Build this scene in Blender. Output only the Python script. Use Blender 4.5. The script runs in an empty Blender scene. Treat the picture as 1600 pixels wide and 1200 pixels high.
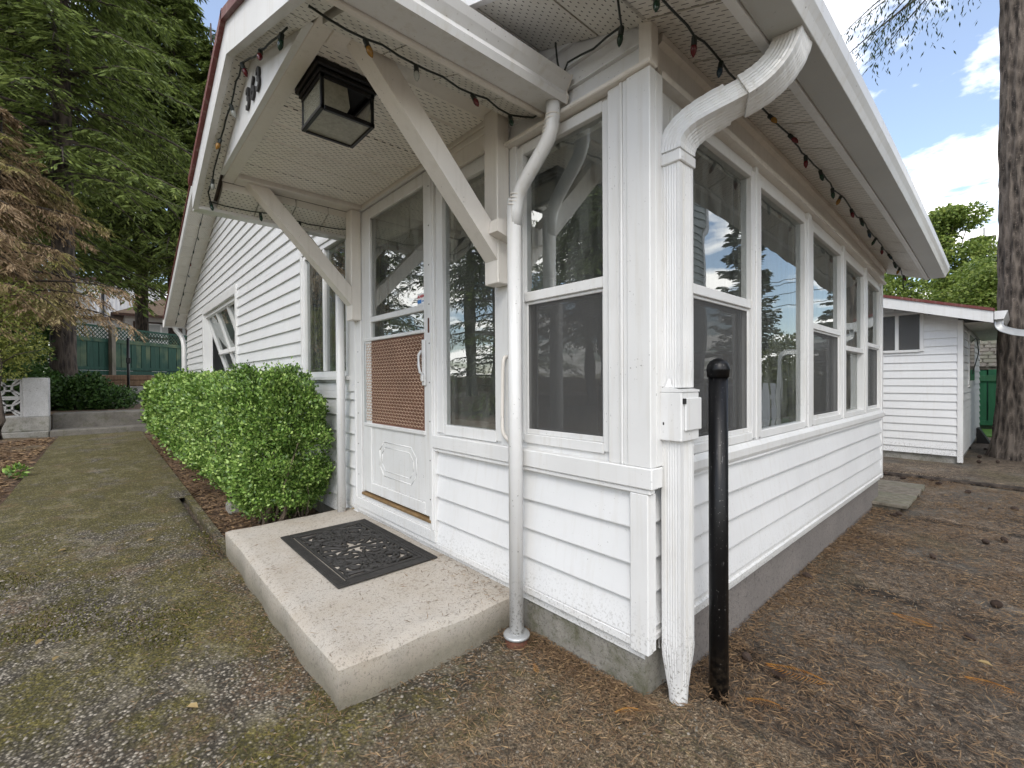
import bpy, math, random
import numpy as np
from mathutils import Vector, Matrix
R = math.radians
scene = bpy.context.scene
col = scene.collection
random.seed(7); rng = np.random.default_rng(7)

# ------------------------------------------------------------------ camera
CAM = np.array([0.826, -1.415, 1.05])
YAW, PITCH, ROLL = R(138.1), R(-0.5), R(0.35)
fw = np.array([math.cos(YAW)*math.cos(PITCH), math.sin(YAW)*math.cos(PITCH), math.sin(PITCH)])
r0 = np.array([math.sin(YAW), -math.cos(YAW), 0.0]); u0 = np.cross(r0, fw)
rt = r0*math.cos(ROLL)-u0*math.sin(ROLL); up = u0*math.cos(ROLL)+r0*math.sin(ROLL)
cd = bpy.data.cameras.new('camera'); cam = bpy.data.objects.new('camera', cd); col.objects.link(cam)
cd.lens = 16.0; cd.sensor_width = 36.0; cd.sensor_fit = 'HORIZONTAL'; cd.clip_start = 0.05; cd.clip_end = 600
cam.matrix_world = Matrix(((rt[0], up[0], -fw[0], CAM[0]), (rt[1], up[1], -fw[1], CAM[1]), (rt[2], up[2], -fw[2], CAM[2]), (0, 0, 0, 1)))
scene.camera = cam

# ------------------------------------------------------------------ sky, sun, exposure
SUN_AZ, SUN_EL = R(-50), R(44)          # azimuth measured from +X, counter-clockwise
w = bpy.data.worlds.new('World'); scene.world = w; w.use_nodes = True
nt = w.node_tree; nt.nodes.clear()
out = nt.nodes.new('ShaderNodeOutputWorld'); bg = nt.nodes.new('ShaderNodeBackground')
sky = nt.nodes.new('ShaderNodeTexSky'); sky.sky_type = 'NISHITA'; sky.sun_disc = False
sky.sun_elevation = SUN_EL; sky.sun_rotation = R(90)-SUN_AZ; sky.air_density = 1.0; sky.dust_density = 1.0; sky.ozone_density = 1.5
tc = nt.nodes.new('ShaderNodeTexCoord'); sep = nt.nodes.new('ShaderNodeSeparateXYZ')
nt.links.new(tc.outputs['Generated'], sep.inputs[0])
def wmath(op, a, b=None, c=None):
    m = nt.nodes.new('ShaderNodeMath'); m.operation = op
    for i, v in enumerate((a, b, c)):
        if v is None: continue
        if isinstance(v, (int, float)): m.inputs[i].default_value = v
        else: nt.links.new(v, m.inputs[i])
    return m.outputs[0]
zz = wmath('MAXIMUM', wmath('ADD', sep.outputs[2], 0.12), 0.05)
cx_ = wmath('DIVIDE', sep.outputs[0], zz); cy_ = wmath('DIVIDE', sep.outputs[1], zz)
comb = nt.nodes.new('ShaderNodeCombineXYZ'); nt.links.new(cx_, comb.inputs[0]); nt.links.new(cy_, comb.inputs[1]); comb.inputs[2].default_value = 3.7
no = nt.nodes.new('ShaderNodeTexNoise'); no.inputs['Scale'].default_value = 1.45; no.inputs['Detail'].default_value = 9; no.inputs['Roughness'].default_value = 0.56; no.inputs['Distortion'].default_value = 0.25
nt.links.new(comb.outputs[0], no.inputs['Vector'])
ramp = nt.nodes.new('ShaderNodeValToRGB'); ramp.color_ramp.elements[0].position = 0.475; ramp.color_ramp.elements[1].position = 0.575; ramp.color_ramp.elements[0].color = (0.06, 0.06, 0.06, 1)
nt.links.new(no.outputs['Fac'], ramp.inputs[0])
mix = nt.nodes.new('ShaderNodeMixRGB'); nt.links.new(ramp.outputs[0], mix.inputs[0]); nt.links.new(sky.outputs[0], mix.inputs[1]); mix.inputs[2].default_value = (10.9, 10.6, 10.3, 1)
nt.links.new(mix.outputs[0], bg.inputs[0]); bg.inputs[1].default_value = 0.14
nt.links.new(bg.outputs[0], out.inputs[0])
sd = bpy.data.lights.new('sun', 'SUN'); sd.energy = 0.8; sd.angle = R(22); sd.color = (1.0, 0.96, 0.9)
sun = bpy.data.objects.new('sun', sd); col.objects.link(sun)
sdir = Vector((math.cos(SUN_AZ)*math.cos(SUN_EL), math.sin(SUN_AZ)*math.cos(SUN_EL), math.sin(SUN_EL)))
sun.rotation_euler = sdir.to_track_quat('Z', 'Y').to_euler(); sun.location = (6, -20, 25)
vs = scene.view_settings; vs.view_transform = 'Standard'; vs.look = 'None'; vs.gamma = 1.0; vs.use_curve_mapping = False; vs.exposure = 0.95
scene.cycles.use_denoising = True; scene.cycles.max_bounces = 8; scene.cycles.transparent_max_bounces = 16; scene.cycles.diffuse_bounces = 4; scene.cycles.glossy_bounces = 3
scene.cycles.sample_clamp_indirect = 8.0

# ------------------------------------------------------------------ materials
class NT:
    def __init__(s, name):
        s.m = bpy.data.materials.new(name); s.m.use_nodes = True; s.t = s.m.node_tree
        s.b = s.t.nodes['Principled BSDF']; s.o = s.t.nodes['Material Output']
    def n(s, typ): return s.t.nodes.new(typ)
    def l(s, a, b): s.t.links.new(a, b)
    def coord(s, which='Object'): 
        return s.n('ShaderNodeTexCoord').outputs[which]
    def pos(s): return s.n('ShaderNodeNewGeometry').outputs['Position']
    def scaled(s, vec, sc):
        m = s.n('ShaderNodeVectorMath'); m.operation = 'MULTIPLY'; s.l(vec, m.inputs[0]); m.inputs[1].default_value = sc; return m.outputs[0]
    def noise(s, vec, scale, detail=4, rough=0.55, dist=0):
        x = s.n('ShaderNodeTexNoise'); x.inputs['Scale'].default_value = scale; x.inputs['Detail'].default_value = detail
        x.inputs['Roughness'].default_value = rough; x.inputs['Distortion'].default_value = dist; s.l(vec, x.inputs['Vector']); return x.outputs['Fac']
    def voro(s, vec, scale, out='Distance', feat='F1'):
        x = s.n('ShaderNodeTexVoronoi'); x.feature = feat; x.inputs['Scale'].default_value = scale; s.l(vec, x.inputs['Vector']); return x.outputs[out]
    def ramp(s, fac, stops):
        x = s.n('ShaderNodeValToRGB'); e = x.color_ramp.elements
        while len(e) < len(stops): e.new(0.5)
        for i, (p, c) in enumerate(stops):
            e[i].position = p; e[i].color = (c, c, c, 1) if isinstance(c, (int, float)) else (*c, 1)
        s.l(fac, x.inputs[0]); return x.outputs[0]
    def mix(s, fac, a, b, mode='MIX'):
        x = s.n('ShaderNodeMixRGB'); x.blend_type = mode
        for i, v in ((0, fac), (1, a), (2, b)):
            if isinstance(v, (int, float)): x.inputs[i].default_value = v if i == 0 else (v, v, v, 1)
            elif isinstance(v, tuple): x.inputs[i].default_value = (*v, 1)
            else: s.l(v, x.inputs[i])
        return x.outputs[0]
    def math(s, op, a, b=None):
        x = s.n('ShaderNodeMath'); x.operation = op
        for i, v in enumerate((a, b)):
            if v is None: continue
            if isinstance(v, (int, float)): x.inputs[i].default_value = v
            else: s.l(v, x.inputs[i])
        return x.outputs[0]
    def sep(s, vec):
        x = s.n('ShaderNodeSeparateXYZ'); s.l(vec, x.inputs[0]); return x.outputs
    def color(s, c):
        if isinstance(c, tuple): s.b.inputs['Base Color'].default_value = (*c, 1)
        else: s.l(c, s.b.inputs['Base Color'])
    def rough(s, r):
        if isinstance(r, (int, float)): s.b.inputs['Roughness'].default_value = r
        else: s.l(r, s.b.inputs['Roughness'])
    def bump(s, h, strength=0.3, dist=0.01):
        x = s.n('ShaderNodeBump'); x.inputs['Strength'].default_value = strength; x.inputs['Distance'].default_value = dist
        s.l(h, x.inputs['Height']); s.l(x.outputs[0], s.b.inputs['Normal'])
    def rand(s): return s.n('ShaderNodeNewGeometry').outputs['Random Per Island']
    def objrand(s): return s.n('ShaderNodeObjectInfo').outputs['Random']

M = {}
def simple(name, c, rough=0.5, metal=0.0, var=0.06, scale=6, bump=0.0, bscale=80):
    k = NT(name); p = k.pos()
    nz = k.noise(p, scale, 5, 0.6)
    k.color(k.mix(k.ramp(nz, [(0.3, 0.0), (0.7, 1.0)]), tuple(x*(1-var) for x in c), tuple(min(1, x*(1+var)) for x in c)))
    k.rough(rough); k.b.inputs['Metallic'].default_value = metal
    if bump: k.bump(k.noise(p, bscale, 3), bump, 0.004)
    M[name] = k.m; return k.m
def painted(name, c, dirt=0.25, rough=0.42, splash=True, specks=0.6):
    k = NT(name); p = k.pos()
    big = k.noise(p, 2.2, 5, 0.6); fine = k.noise(p, 38, 4, 0.65)
    base = k.mix(k.ramp(big, [(0.35, 0.0), (0.75, 1.0)]), c, tuple(x*(1-dirt*0.35) for x in c))
    streak = k.noise(k.scaled(p, (14, 14, 0.9)), 2.2, 4, 0.6)
    base = k.mix(k.math('MULTIPLY', k.ramp(streak, [(0.52, 0.0), (0.8, 1.0)]), dirt), base, (0.46, 0.42, 0.34))
    sp = k.ramp(k.noise(p, 95, 2, 0.5), [(0.70, 0.0), (0.735, 1.0)])
    gate = k.ramp(k.noise(p, 3.4, 3, 0.6), [(0.46, 0.0), (0.62, 1.0)])
    base = k.mix(k.math('MULTIPLY', k.math('MULTIPLY', sp, gate), specks), base, (0.10, 0.09, 0.075))
    if splash:     # mud splashed up from the ground
        z = k.sep(p)[2]
        g = k.math('MULTIPLY', k.ramp(k.math('ADD', k.math('MULTIPLY', z, 1.0), 0.2), [(0.15, 1.0), (0.46, 0.0)]), k.ramp(k.noise(p, 90, 3, 0.7), [(0.54, 0.0), (0.62, 1.0)]))
        base = k.mix(k.math('MULTIPLY', g, 0.75), base, (0.10, 0.085, 0.06))
    k.color(base); k.rough(rough); k.bump(fine, 0.06, 0.003)
    M[name] = k.m; return k.m
painted('white_siding', (0.71, 0.715, 0.715), 0.22)
painted('white_trim', (0.71, 0.71, 0.70), 0.35, 0.38)
painted('cream_trim', (0.76, 0.72, 0.66), 0.35, 0.42)
painted('white_metal', (0.70, 0.70, 0.69), 0.5, 0.3, True, 0.9)
painted('gutter_shade_grey', (0.46, 0.465, 0.44), 0.4, 0.4, False, 0.4)
painted('red_edge', (0.14, 0.028, 0.022), 0.3, 0.5, False, 0.3)
painted('cream_boards', (0.70, 0.69, 0.64), 0.3, 0.5, False)

def soffit(name, c, axis, pu, pv, fu, fv):
    k = NT(name); p = k.pos(); s = k.sep(p); u = s[1] if axis == 'y' else s[0]; v = s[0] if axis == 'y' else s[1]
    rv = k.math('DIVIDE', v, pv); row = k.math('FLOOR', rv)
    uu = k.math('FRACT', k.math('ADD', k.math('DIVIDE', u, pu), k.math('MULTIPLY', row, 0.5)))
    mask = k.math('MULTIPLY', k.math('LESS_THAN', uu, fu), k.math('LESS_THAN', k.math('FRACT', rv), fv))
    big = k.noise(p, 3.0, 4)
    base = k.mix(k.ramp(big, [(0.3, 0.0), (0.8, 1.0)]), c, tuple(x*0.86 for x in c))
    base = k.mix(k.math('MULTIPLY', k.ramp(k.noise(p, 9, 6, 0.75), [(0.52, 0.0), (0.72, 1.0)]), 0.35), base, (c[0]*0.55, c[1]*0.5, c[2]*0.42))
    k.color(k.mix(mask, base, (0.05, 0.045, 0.04))); k.rough(0.45)
    h = k.math('SUBTRACT', 1.0, mask); k.bump(h, 0.5, 0.003)
    M[name] = k.m
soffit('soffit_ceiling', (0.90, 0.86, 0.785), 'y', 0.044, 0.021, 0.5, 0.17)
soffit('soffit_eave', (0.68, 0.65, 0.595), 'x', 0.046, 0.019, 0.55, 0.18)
soffit('soffit_dots', (0.74, 0.72, 0.66), 'y', 0.030, 0.022, 0.30, 0.22)

def glass():
    k = NT('window_glass'); k.t.nodes.remove(k.b)
    tr = k.n('ShaderNodeBsdfTransparent'); tr.inputs[0].default_value = (0.86, 0.90, 0.87, 1)
    gl = k.n('ShaderNodeBsdfGlossy'); gl.inputs['Roughness'].default_value = 0.0; gl.inputs[0].default_value = (0.95, 0.98, 0.97, 1)
    nz = k.noise(k.pos(), 2.3, 2); b = k.n('ShaderNodeBump'); b.inputs['Strength'].default_value = 0.09; b.inputs['Distance'].default_value = 0.02
    k.l(nz, b.inputs['Height']); k.l(b.outputs[0], gl.inputs['Normal'])
    fr = k.n('ShaderNodeFresnel'); fr.inputs[0].default_value = 3.6
    ms = k.n('ShaderNodeMixShader'); k.l(fr.outputs[0], ms.inputs[0]); k.l(tr.outputs[0], ms.inputs[1]); k.l(gl.outputs[0], ms.inputs[2])
    df = k.n('ShaderNodeBsdfDiffuse'); df.inputs[0].default_value = (0.62, 0.66, 0.62, 1)      # dust and dried rain on the panes, doubling as painted haze that lightens them
    fl_ = k.math('ADD', 0.035, k.math('MULTIPLY', k.ramp(k.noise(k.scaled(k.pos(), (5, 5, 1.2)), 3.0, 6, 0.7), [(0.42, 0.0), (0.75, 1.0)]), 0.13))
    m2 = k.n('ShaderNodeMixShader'); k.l(fl_, m2.inputs[0]); k.l(ms.outputs[0], m2.inputs[1]); k.l(df.outputs[0], m2.inputs[2])
    k.l(m2.outputs[0], k.o.inputs[0]); M['glass'] = k.m
glass()
def screenmat():
    k = NT('insect_screen'); p = k.pos(); s = k.sep(p)
    k.color(k.mix(k.noise(p, 5, 4), (0.055, 0.055, 0.056), (0.085, 0.083, 0.08))); k.rough(0.6)
    tr = k.n('ShaderNodeBsdfTransparent'); ms = k.n('ShaderNodeMixShader'); ms.inputs[0].default_value = 0.62
    k.l(tr.outputs[0], ms.inputs[1]); k.l(k.b.outputs[0], ms.inputs[2]); k.l(ms.outputs[0], k.o.inputs[0]); M['screen'] = k.m
screenmat()
def lampglass():
    k = NT('seeded_glass'); p = k.pos()
    k.color(k.mix(k.noise(p, 60, 4, 0.7), (0.20, 0.19, 0.13), (0.50, 0.49, 0.40))); k.rough(0.12); k.bump(k.noise(p, 120, 2), 0.4, 0.004)
    tr = k.n('ShaderNodeBsdfTransparent'); ms = k.n('ShaderNodeMixShader'); ms.inputs[0].default_value = 0.72
    k.l(tr.outputs[0], ms.inputs[1]); k.l(k.b.outputs[0], ms.inputs[2]); k.l(ms.outputs[0], k.o.inputs[0]); M['lamp_glass'] = k.m
lampglass()
simple('black_metal', (0.005, 0.005, 0.0055), 0.34, 0.0, 0.3, 30, 0.05)
_t = M['black_metal'].node_tree; _b = _t.nodes['Principled BSDF']; _b.inputs['Specular IOR Level'].default_value = 0.3
_k = NT('scuffed_black'); _p = _k.pos()
_c = _k.mix(_k.ramp(_k.noise(_p, 140, 2, 0.5), [(0.70, 0.0), (0.73, 0.8)]), (0.004, 0.004, 0.0045), (0.22, 0.21, 0.20))
_c = _k.mix(_k.ramp(_k.noise(_k.scaled(_p, (60, 60, 3)), 3, 3, 0.6), [(0.70, 0.0), (0.74, 0.6)]), _c, (0.25, 0.25, 0.25))
_c = _k.mix(_k.math('MULTIPLY', _k.ramp(_k.math('ADD', _k.sep(_p)[2], 0.2), [(0.05, 1.0), (0.30, 0.0)]), _k.ramp(_k.noise(_p, 40, 5, 0.7), [(0.45, 0.0), (0.6, 0.7)])), _c, (0.10, 0.075, 0.05))
_k.color(_c); _k.rough(0.36); _k.b.inputs['Specular IOR Level'].default_value = 0.3; M['scuffed_black'] = _k.m
simple('dark_iron', (0.015, 0.014, 0.013), 0.5, 0.0, 0.3, 40, 0.2)
simple('rust', (0.10, 0.035, 0.018), 0.8, 0.0, 0.4, 60, 0.4)
simple('cone_brown', (0.040, 0.024, 0.016), 0.8, 0.0, 0.4, 60, 0.4)
simple('rubber', (0.024, 0.022, 0.020), 0.62, 0.0, 0.5, 26, 0.3, 150)
simple('brown_grille', (0.50, 0.36, 0.26), 0.4, 0.3, 0.15)
simple('brown_panel', (0.19, 0.095, 0.062), 0.6, 0.0, 0.2, 9)
simple('ochre_wood', (0.20, 0.125, 0.055), 0.6, 0, 0.3, 20)
simple('room_wall', (0.56, 0.55, 0.48), 0.8, 0, 0.1, 3)
simple('room_floor', (0.26, 0.20, 0.14), 0.6, 0, 0.2, 3)
simple('room_ceiling', (0.72, 0.69, 0.62), 0.8)
simple('room_brick', (0.20, 0.09, 0.075), 0.8, 0, 0.2, 12)
simple('linen', (0.62, 0.56, 0.47), 0.8, 0, 0.1, 20)
simple('curtain', (0.055, 0.052, 0.055), 0.9, 0, 0.2, 20)
simple('shingle', (0.115, 0.10, 0.085), 0.9, 0, 0.35, 8, 0.5, 60)
simple('roof_brown', (0.14, 0.095, 0.06), 0.9, 0, 0.3, 6, 0.5, 40)
simple('grey_siding', (0.30, 0.33, 0.33), 0.6, 0, 0.06)
simple('neighbour_white', (0.72, 0.72, 0.73), 0.6, 0, 0.05)
simple('neighbour_brown', (0.07, 0.035, 0.025), 0.6)
simple('dark_glass', (0.02, 0.025, 0.028), 0.08)
simple('wire', (0.012, 0.014, 0.012), 0.5)
simple('cord_green', (0.010, 0.016, 0.012), 0.45)
simple('grey_pole', (0.35, 0.35, 0.34), 0.8)
simple('sign_white', (0.78, 0.78, 0.78), 0.4); simple('sign_red', (0.55, 0.03, 0.03), 0.4); simple('sign_blue', (0.03, 0.2, 0.55), 0.4)
simple('galvanised', (0.45, 0.46, 0.46), 0.35, 0.4, 0.12, 14)
for nm, c in dict(bulb_red=(0.10, 0.008, 0.012), bulb_green=(0.008, 0.032, 0.018), bulb_blue=(0.010, 0.030, 0.048), bulb_amber=(0.26, 0.13, 0.02), bulb_clear=(0.32, 0.33, 0.30)).items():
    simple(nm, c, 0.12, 0, 0.1)

def concrete(name, a, b, moss=0.0, pit=1.0, foot=False):
    k = NT(name); p = k.pos()
    n1 = k.noise(p, 3.5, 6, 0.65); n2 = k.noise(p, 60, 4, 0.7); v = k.voro(p, 260)
    c = k.mix(k.ramp(n1, [(0.3, 0.0), (0.7, 1.0)]), a, b)
    c = k.mix(k.ramp(n2, [(0.30, 0.75), (0.46, 0.0)]), c, tuple(x*0.35 for x in b))
    c = k.mix(k.math('MULTIPLY', k.ramp(k.noise(p, 130, 3), [(0.60, 0.0), (0.68, 1.0)]), 0.6), c, tuple(x*0.22 for x in b))
    if foot:      # algae and grime creeping up from the ground
        g = k.math('MULTIPLY', k.ramp(k.math('ADD', k.math('MULTIPLY', k.sep(p)[2], 3.0), k.math('MULTIPLY', n1, 0.55)), [(0.10, 1.0), (0.42, 0.0)]), 0.8)
        c = k.mix(g, c, k.mix(k.noise(p, 40, 4, 0.7), (0.075, 0.068, 0.045), (0.20, 0.18, 0.13)))
    if moss:
        z = k.sep(p)[2]
        g = k.ramp(k.noise(p, 6, 6, 0.75), [(0.62-moss*0.3, 0.0), (0.78-moss*0.3, 1.0)])
        c = k.mix(k.math('MULTIPLY', g, 0.75), c, (0.075, 0.075, 0.035))
    k.color(c); k.rough(0.9)
    k.bump(k.mix(0.5, n2, v), 0.5*pit, 0.008); M[name] = k.m
concrete('step_concrete', (0.50, 0.465, 0.415), (0.40, 0.35, 0.285), 0.0, 1.0, True)
concrete('foundation_front', (0.30, 0.285, 0.25), (0.17, 0.16, 0.135), 0.45)
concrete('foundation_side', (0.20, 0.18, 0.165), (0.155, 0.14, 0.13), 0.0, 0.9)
concrete('old_concrete', (0.36, 0.35, 0.32), (0.20, 0.19, 0.165), 0.35)
concrete('dark_step', (0.20, 0.185, 0.16), (0.11, 0.10, 0.085), 0.3)
concrete('pale_concrete', (0.50, 0.50, 0.50), (0.36, 0.355, 0.345), 0.15)

def asphalt():
    k = NT('mossy_asphalt'); p = k.pos()
    v = k.n('ShaderNodeTexVoronoi'); v.inputs['Scale'].default_value = 82; v.inputs['Randomness'].default_value = 1.0; k.l(p, v.inputs['Vector'])
    v2 = k.voro(p, 260)
    cell = k.sep(v.outputs['Color'])[0]
    stone = k.ramp(cell, [(0.0, (0.055, 0.046, 0.034)), (0.4, (0.155, 0.132, 0.098)), (0.75, (0.29, 0.255, 0.20)), (1.0, (0.50, 0.445, 0.365))])
    gap = k.ramp(v.outputs['Distance'], [(0.32, 0.0), (0.55, 1.0)])
    c = k.mix(k.math('MULTIPLY', gap, 0.85), stone, (0.022, 0.017, 0.010))
    c = k.mix(k.math('MULTIPLY', k.ramp(k.noise(p, 24, 5, 0.75), [(0.34, 1.0), (0.50, 0.0)]), 0.65), c, (0.030, 0.025, 0.015))
    m1 = k.noise(k.scaled(p, (1.0, 1.4, 1)), 1.7, 7, 0.68, 0.4); m2 = k.noise(p, 9, 5, 0.7)
    mo = k.math('ADD', k.math('MULTIPLY', m1, 0.72), k.math('MULTIPLY', m2, 0.34))
    x = k.sep(p)[0]
    far = k.ramp(k.math('DIVIDE', k.math('SUBTRACT', -1.0, x), 10.0), [(0.05, 0.0), (0.55, 0.085)])   # more moss towards the shaded garden end
    mo = k.ramp(k.math('ADD', mo, far), [(0.49, 0.0), (0.60, 1.0)])
    patch = k.noise(k.scaled(p, (1, 1.6, 1)), 3.6, 6, 0.72, 0.5)
    mossc = k.ramp(k.noise(p, 48, 5, 0.75), [(0.34, (0.016, 0.014, 0.002)), (0.50, (0.085, 0.072, 0.010)), (0.64, (0.20, 0.165, 0.040)), (0.75, (0.36, 0.31, 0.13))])
    c = k.mix(k.math('MULTIPLY', mo, k.ramp(k.noise(p, 95, 3, 0.7), [(0.36, 0.1), (0.52, 0.97)])), c, mossc)
    c = k.mix(k.math('MULTIPLY', k.math('MULTIPLY', k.ramp(patch, [(0.36, 1.0), (0.50, 0.0)]), mo), 0.75), c, k.ramp(k.noise(p, 40, 4, 0.75), [(0.38, (0.018, 0.016, 0.002)), (0.6, (0.075, 0.066, 0.014))]))
    c = k.mix(k.math('MULTIPLY', k.ramp(patch, [(0.54, 0.0), (0.66, 1.0)]), 0.45), c, k.ramp(k.noise(p, 40, 4, 0.75), [(0.38, (0.13, 0.11, 0.068)), (0.6, (0.32, 0.28, 0.19))]))
    br = k.ramp(k.noise(p, 2.6, 6, 0.7), [(0.55, 0.0), (0.70, 1.0)])
    c = k.mix(k.math('MULTIPLY', br, k.ramp(k.noise(p, 90, 3, 0.7), [(0.42, 0.0), (0.58, 0.8)])), c, k.ramp(k.noise(p, 70, 3), [(0.4, (0.10, 0.052, 0.028)), (0.62, (0.28, 0.18, 0.10))]))
    y = k.sep(p)[1]      # needles swept against the corner of the house
    near = k.math('ADD', k.math('MULTIPLY', k.math('ADD', x, 0.55), 1.3), k.math('MULTIPLY', k.noise(p, 3.0, 5, 0.7), 1.6))
    near = k.math('ADD', near, k.math('MULTIPLY', y, 0.55))
    ln = k.noise(p, 85, 4, 0.8, 1.2)
    lc = k.ramp(ln, [(0.36, (0.014, 0.009, 0.005)), (0.47, (0.105, 0.072, 0.042)), (0.56, (0.23, 0.165, 0.10)), (0.66, (0.50, 0.40, 0.28))])
    lc = k.mix(k.ramp(k.noise(p, 11, 5, 0.75), [(0.36, 0.8), (0.52, 0.0)]), lc, (0.028, 0.022, 0.013))
    c = k.mix(k.math('MULTIPLY', k.ramp(near, [(0.35, 0.0), (0.95, 1.0)]), k.ramp(k.noise(p, 60, 4, 0.7), [(0.33, 0.3), (0.5, 0.95)])), c, lc)
    k.color(c); k.rough(0.95)
    h = k.mix(0.35, k.ramp(v.outputs['Distance'], [(0.0, 1.0), (0.7, 0.0)]), k.noise(p, 110, 4, 0.7)); k.bump(h, 0.85, 0.012)
    M['asphalt'] = k.m
asphalt()
def litter(name, tint, grey=0.35, joints=()):
    k = NT(name); p = k.pos()
    n1 = k.noise(k.scaled(p, (1, 1, 1)), 80, 4, 0.8, 1.2); n2 = k.noise(p, 26, 5, 0.7); n3 = k.noise(p, 2.0, 6, 0.65, 0.3); n4 = k.noise(p, 0.9, 5, 0.6)
    c = k.ramp(n1, [(0.37, (0.014, 0.009, 0.006)), (0.47, tuple(x*0.5 for x in tint)), (0.55, tint), (0.66, tuple(min(1, x*2.6) for x in tint))])
    c = k.mix(k.ramp(n2, [(0.36, 0.85), (0.52, 0.0)]), c, (0.026, 0.018, 0.011))
    c = k.mix(k.math('MULTIPLY', k.ramp(k.noise(p, 5.5, 6, 0.75), [(0.30, 1.0), (0.46, 0.0)]), 0.8), c, k.ramp(n1, [(0.35, (0.016, 0.011, 0.008)), (0.65, (0.085, 0.06, 0.04))]))
    c = k.mix(k.math('MULTIPLY', k.ramp(n3, [(0.50, 0.0), (0.66, 1.0)]), grey*1.3), c, k.ramp(k.voro(p, 150), [(0.0, (0.34, 0.30, 0.25)), (0.5, (0.10, 0.09, 0.075))]))
    c = k.mix(k.math('MULTIPLY', k.ramp(n4, [(0.50, 0.0), (0.66, 1.0)]), 0.5), c, (0.075, 0.065, 0.022))
    mid = k.noise(p, 13, 6, 0.78, 0.6)
    c = k.mix(k.math('MULTIPLY', k.ramp(mid, [(0.34, 1.0), (0.47, 0.0)]), 0.8), c, k.ramp(n1, [(0.4, (0.018, 0.011, 0.007)), (0.62, (0.10, 0.062, 0.036))]))
    c = k.mix(k.math('MULTIPLY', k.ramp(mid, [(0.55, 0.0), (0.66, 1.0)]), 0.5), c, k.ramp(n1, [(0.4, tuple(x*0.8 for x in tint)), (0.62, tuple(min(1, x*2.4) for x in tint))]))
    c = k.mix(0.85, c, k.ramp(k.noise(p, 1.5, 6, 0.7, 0.4), [(0.34, 0.45), (0.52, 0.95), (0.68, 1.35)]), 'MULTIPLY')
    for (y0, sl, wd) in joints:      # black humus in the slab joints
        xyz = k.sep(p); dd = k.math('ABSOLUTE', k.math('ADD', k.math('SUBTRACT', xyz[1], y0), k.math('ADD', k.math('MULTIPLY', xyz[0], sl), k.math('MULTIPLY', k.math('SUBTRACT', k.noise(p, 7, 4, 0.7), 0.5), 0.22))))
        jm = k.math('MULTIPLY', k.ramp(k.math('DIVIDE', dd, wd), [(0.3, 1.0), (1.0, 0.0)]), k.ramp(k.noise(p, 3.1, 4), [(0.40, 0.1), (0.56, 0.95)]))
        c = k.mix(jm, c, k.ramp(n1, [(0.45, (0.012, 0.009, 0.006)), (0.65, (0.05, 0.038, 0.026))]))
    k.color(c); k.rough(0.95); k.bump(k.mix(0.5, n1, n2), 0.9, 0.012); M[name] = k.m
litter('needle_ground', (0.185, 0.142, 0.100), 0.85, [(1.74, -0.09, 0.09), (3.74, 0.03, 0.08), (0.66, 0.33, 0.05)])
litter('bed_soil', (0.20, 0.125, 0.075), 0.12)
def lawn():
    k = NT('lawn'); p = k.pos(); k.color(k.mix(k.noise(p, 30, 4), (0.06, 0.16, 0.02), (0.12, 0.26, 0.04))); k.rough(0.9); k.bump(k.noise(p, 90, 3), 0.8, 0.03); M['lawn'] = k.m
lawn()
def bark(name, a, b, sc=7):
    k = NT(name); p = k.pos()
    n = k.noise(k.scaled(p, (1, 1, 0.22)), sc*2.2, 7, 0.7, 0.6); v = k.voro(k.scaled(p, (1, 1, 0.28)), sc*2.0)
    c = k.ramp(k.mix(0.5, n, v), [(0.28, tuple(x*0.25 for x in a)), (0.42, a), (0.62, b)])
    c = k.mix(k.ramp(k.noise(p, 45, 4, 0.7), [(0.58, 0.0), (0.68, 0.6)]), c, tuple(min(1, x*1.9) for x in b))
    k.color(c); k.rough(0.95); k.bump(k.mix(0.45, n, v), 1.0, 0.05); M[name] = k.m
bark('fir_bark', (0.085, 0.068, 0.055), (0.20, 0.165, 0.135), 9)
bark('dark_bark', (0.028, 0.021, 0.016), (0.075, 0.058, 0.045), 6)
bark('twig', (0.10, 0.075, 0.05), (0.22, 0.17, 0.12), 14)
def leaf(name, stops, rough=0.5, trans=0.25, patch=None, spec=0.3):
    k = NT(name); r = k.rand(); p = k.pos()
    f = k.math('ADD', k.math('MULTIPLY', r, 0.62), k.math('MULTIPLY', k.noise(p, 1.1, 3), 0.38))
    c = k.ramp(f, stops)
    if patch: c = k.mix(k.ramp(k.noise(p, patch[1], 4, 0.6), [(patch[2], 0.0), (patch[2]+0.12, 1.0)]), c, k.ramp(r, patch[0]))
    k.color(c); k.rough(rough); k.b.inputs['Specular IOR Level'].default_value = spec
    tl = k.n('ShaderNodeBsdfTranslucent'); k.l(c, tl.inputs[0]); ms = k.n('ShaderNodeMixShader'); ms.inputs[0].default_value = trans
    k.l(k.b.outputs[0], ms.inputs[1]); k.l(tl.outputs[0], ms.inputs[2]); k.l(ms.outputs[0], k.o.inputs[0]); M[name] = k.m
leaf('hemlock', [(0.15, (0.036, 0.048, 0.012)), (0.45, (0.095, 0.13, 0.030)), (0.7, (0.175, 0.23, 0.055)), (0.93, (0.32, 0.37, 0.11))], 0.6, 0.38)
leaf('fir_needles', [(0.15, (0.020, 0.034, 0.016)), (0.5, (0.045, 0.075, 0.030)), (0.9, (0.09, 0.13, 0.05))], 0.55, 0.25)
leaf('brown_cypress', [(0.15, (0.09, 0.058, 0.032)), (0.45, (0.29, 0.20, 0.115)), (0.75, (0.46, 0.34, 0.21)), (0.95, (0.60, 0.48, 0.31))], 0.7, 0.4,
     ([(0.1, (0.09, 0.09, 0.02)), (0.6, (0.23, 0.22, 0.06)), (0.95, (0.36, 0.34, 0.11))], 0.62, 0.47))
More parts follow.
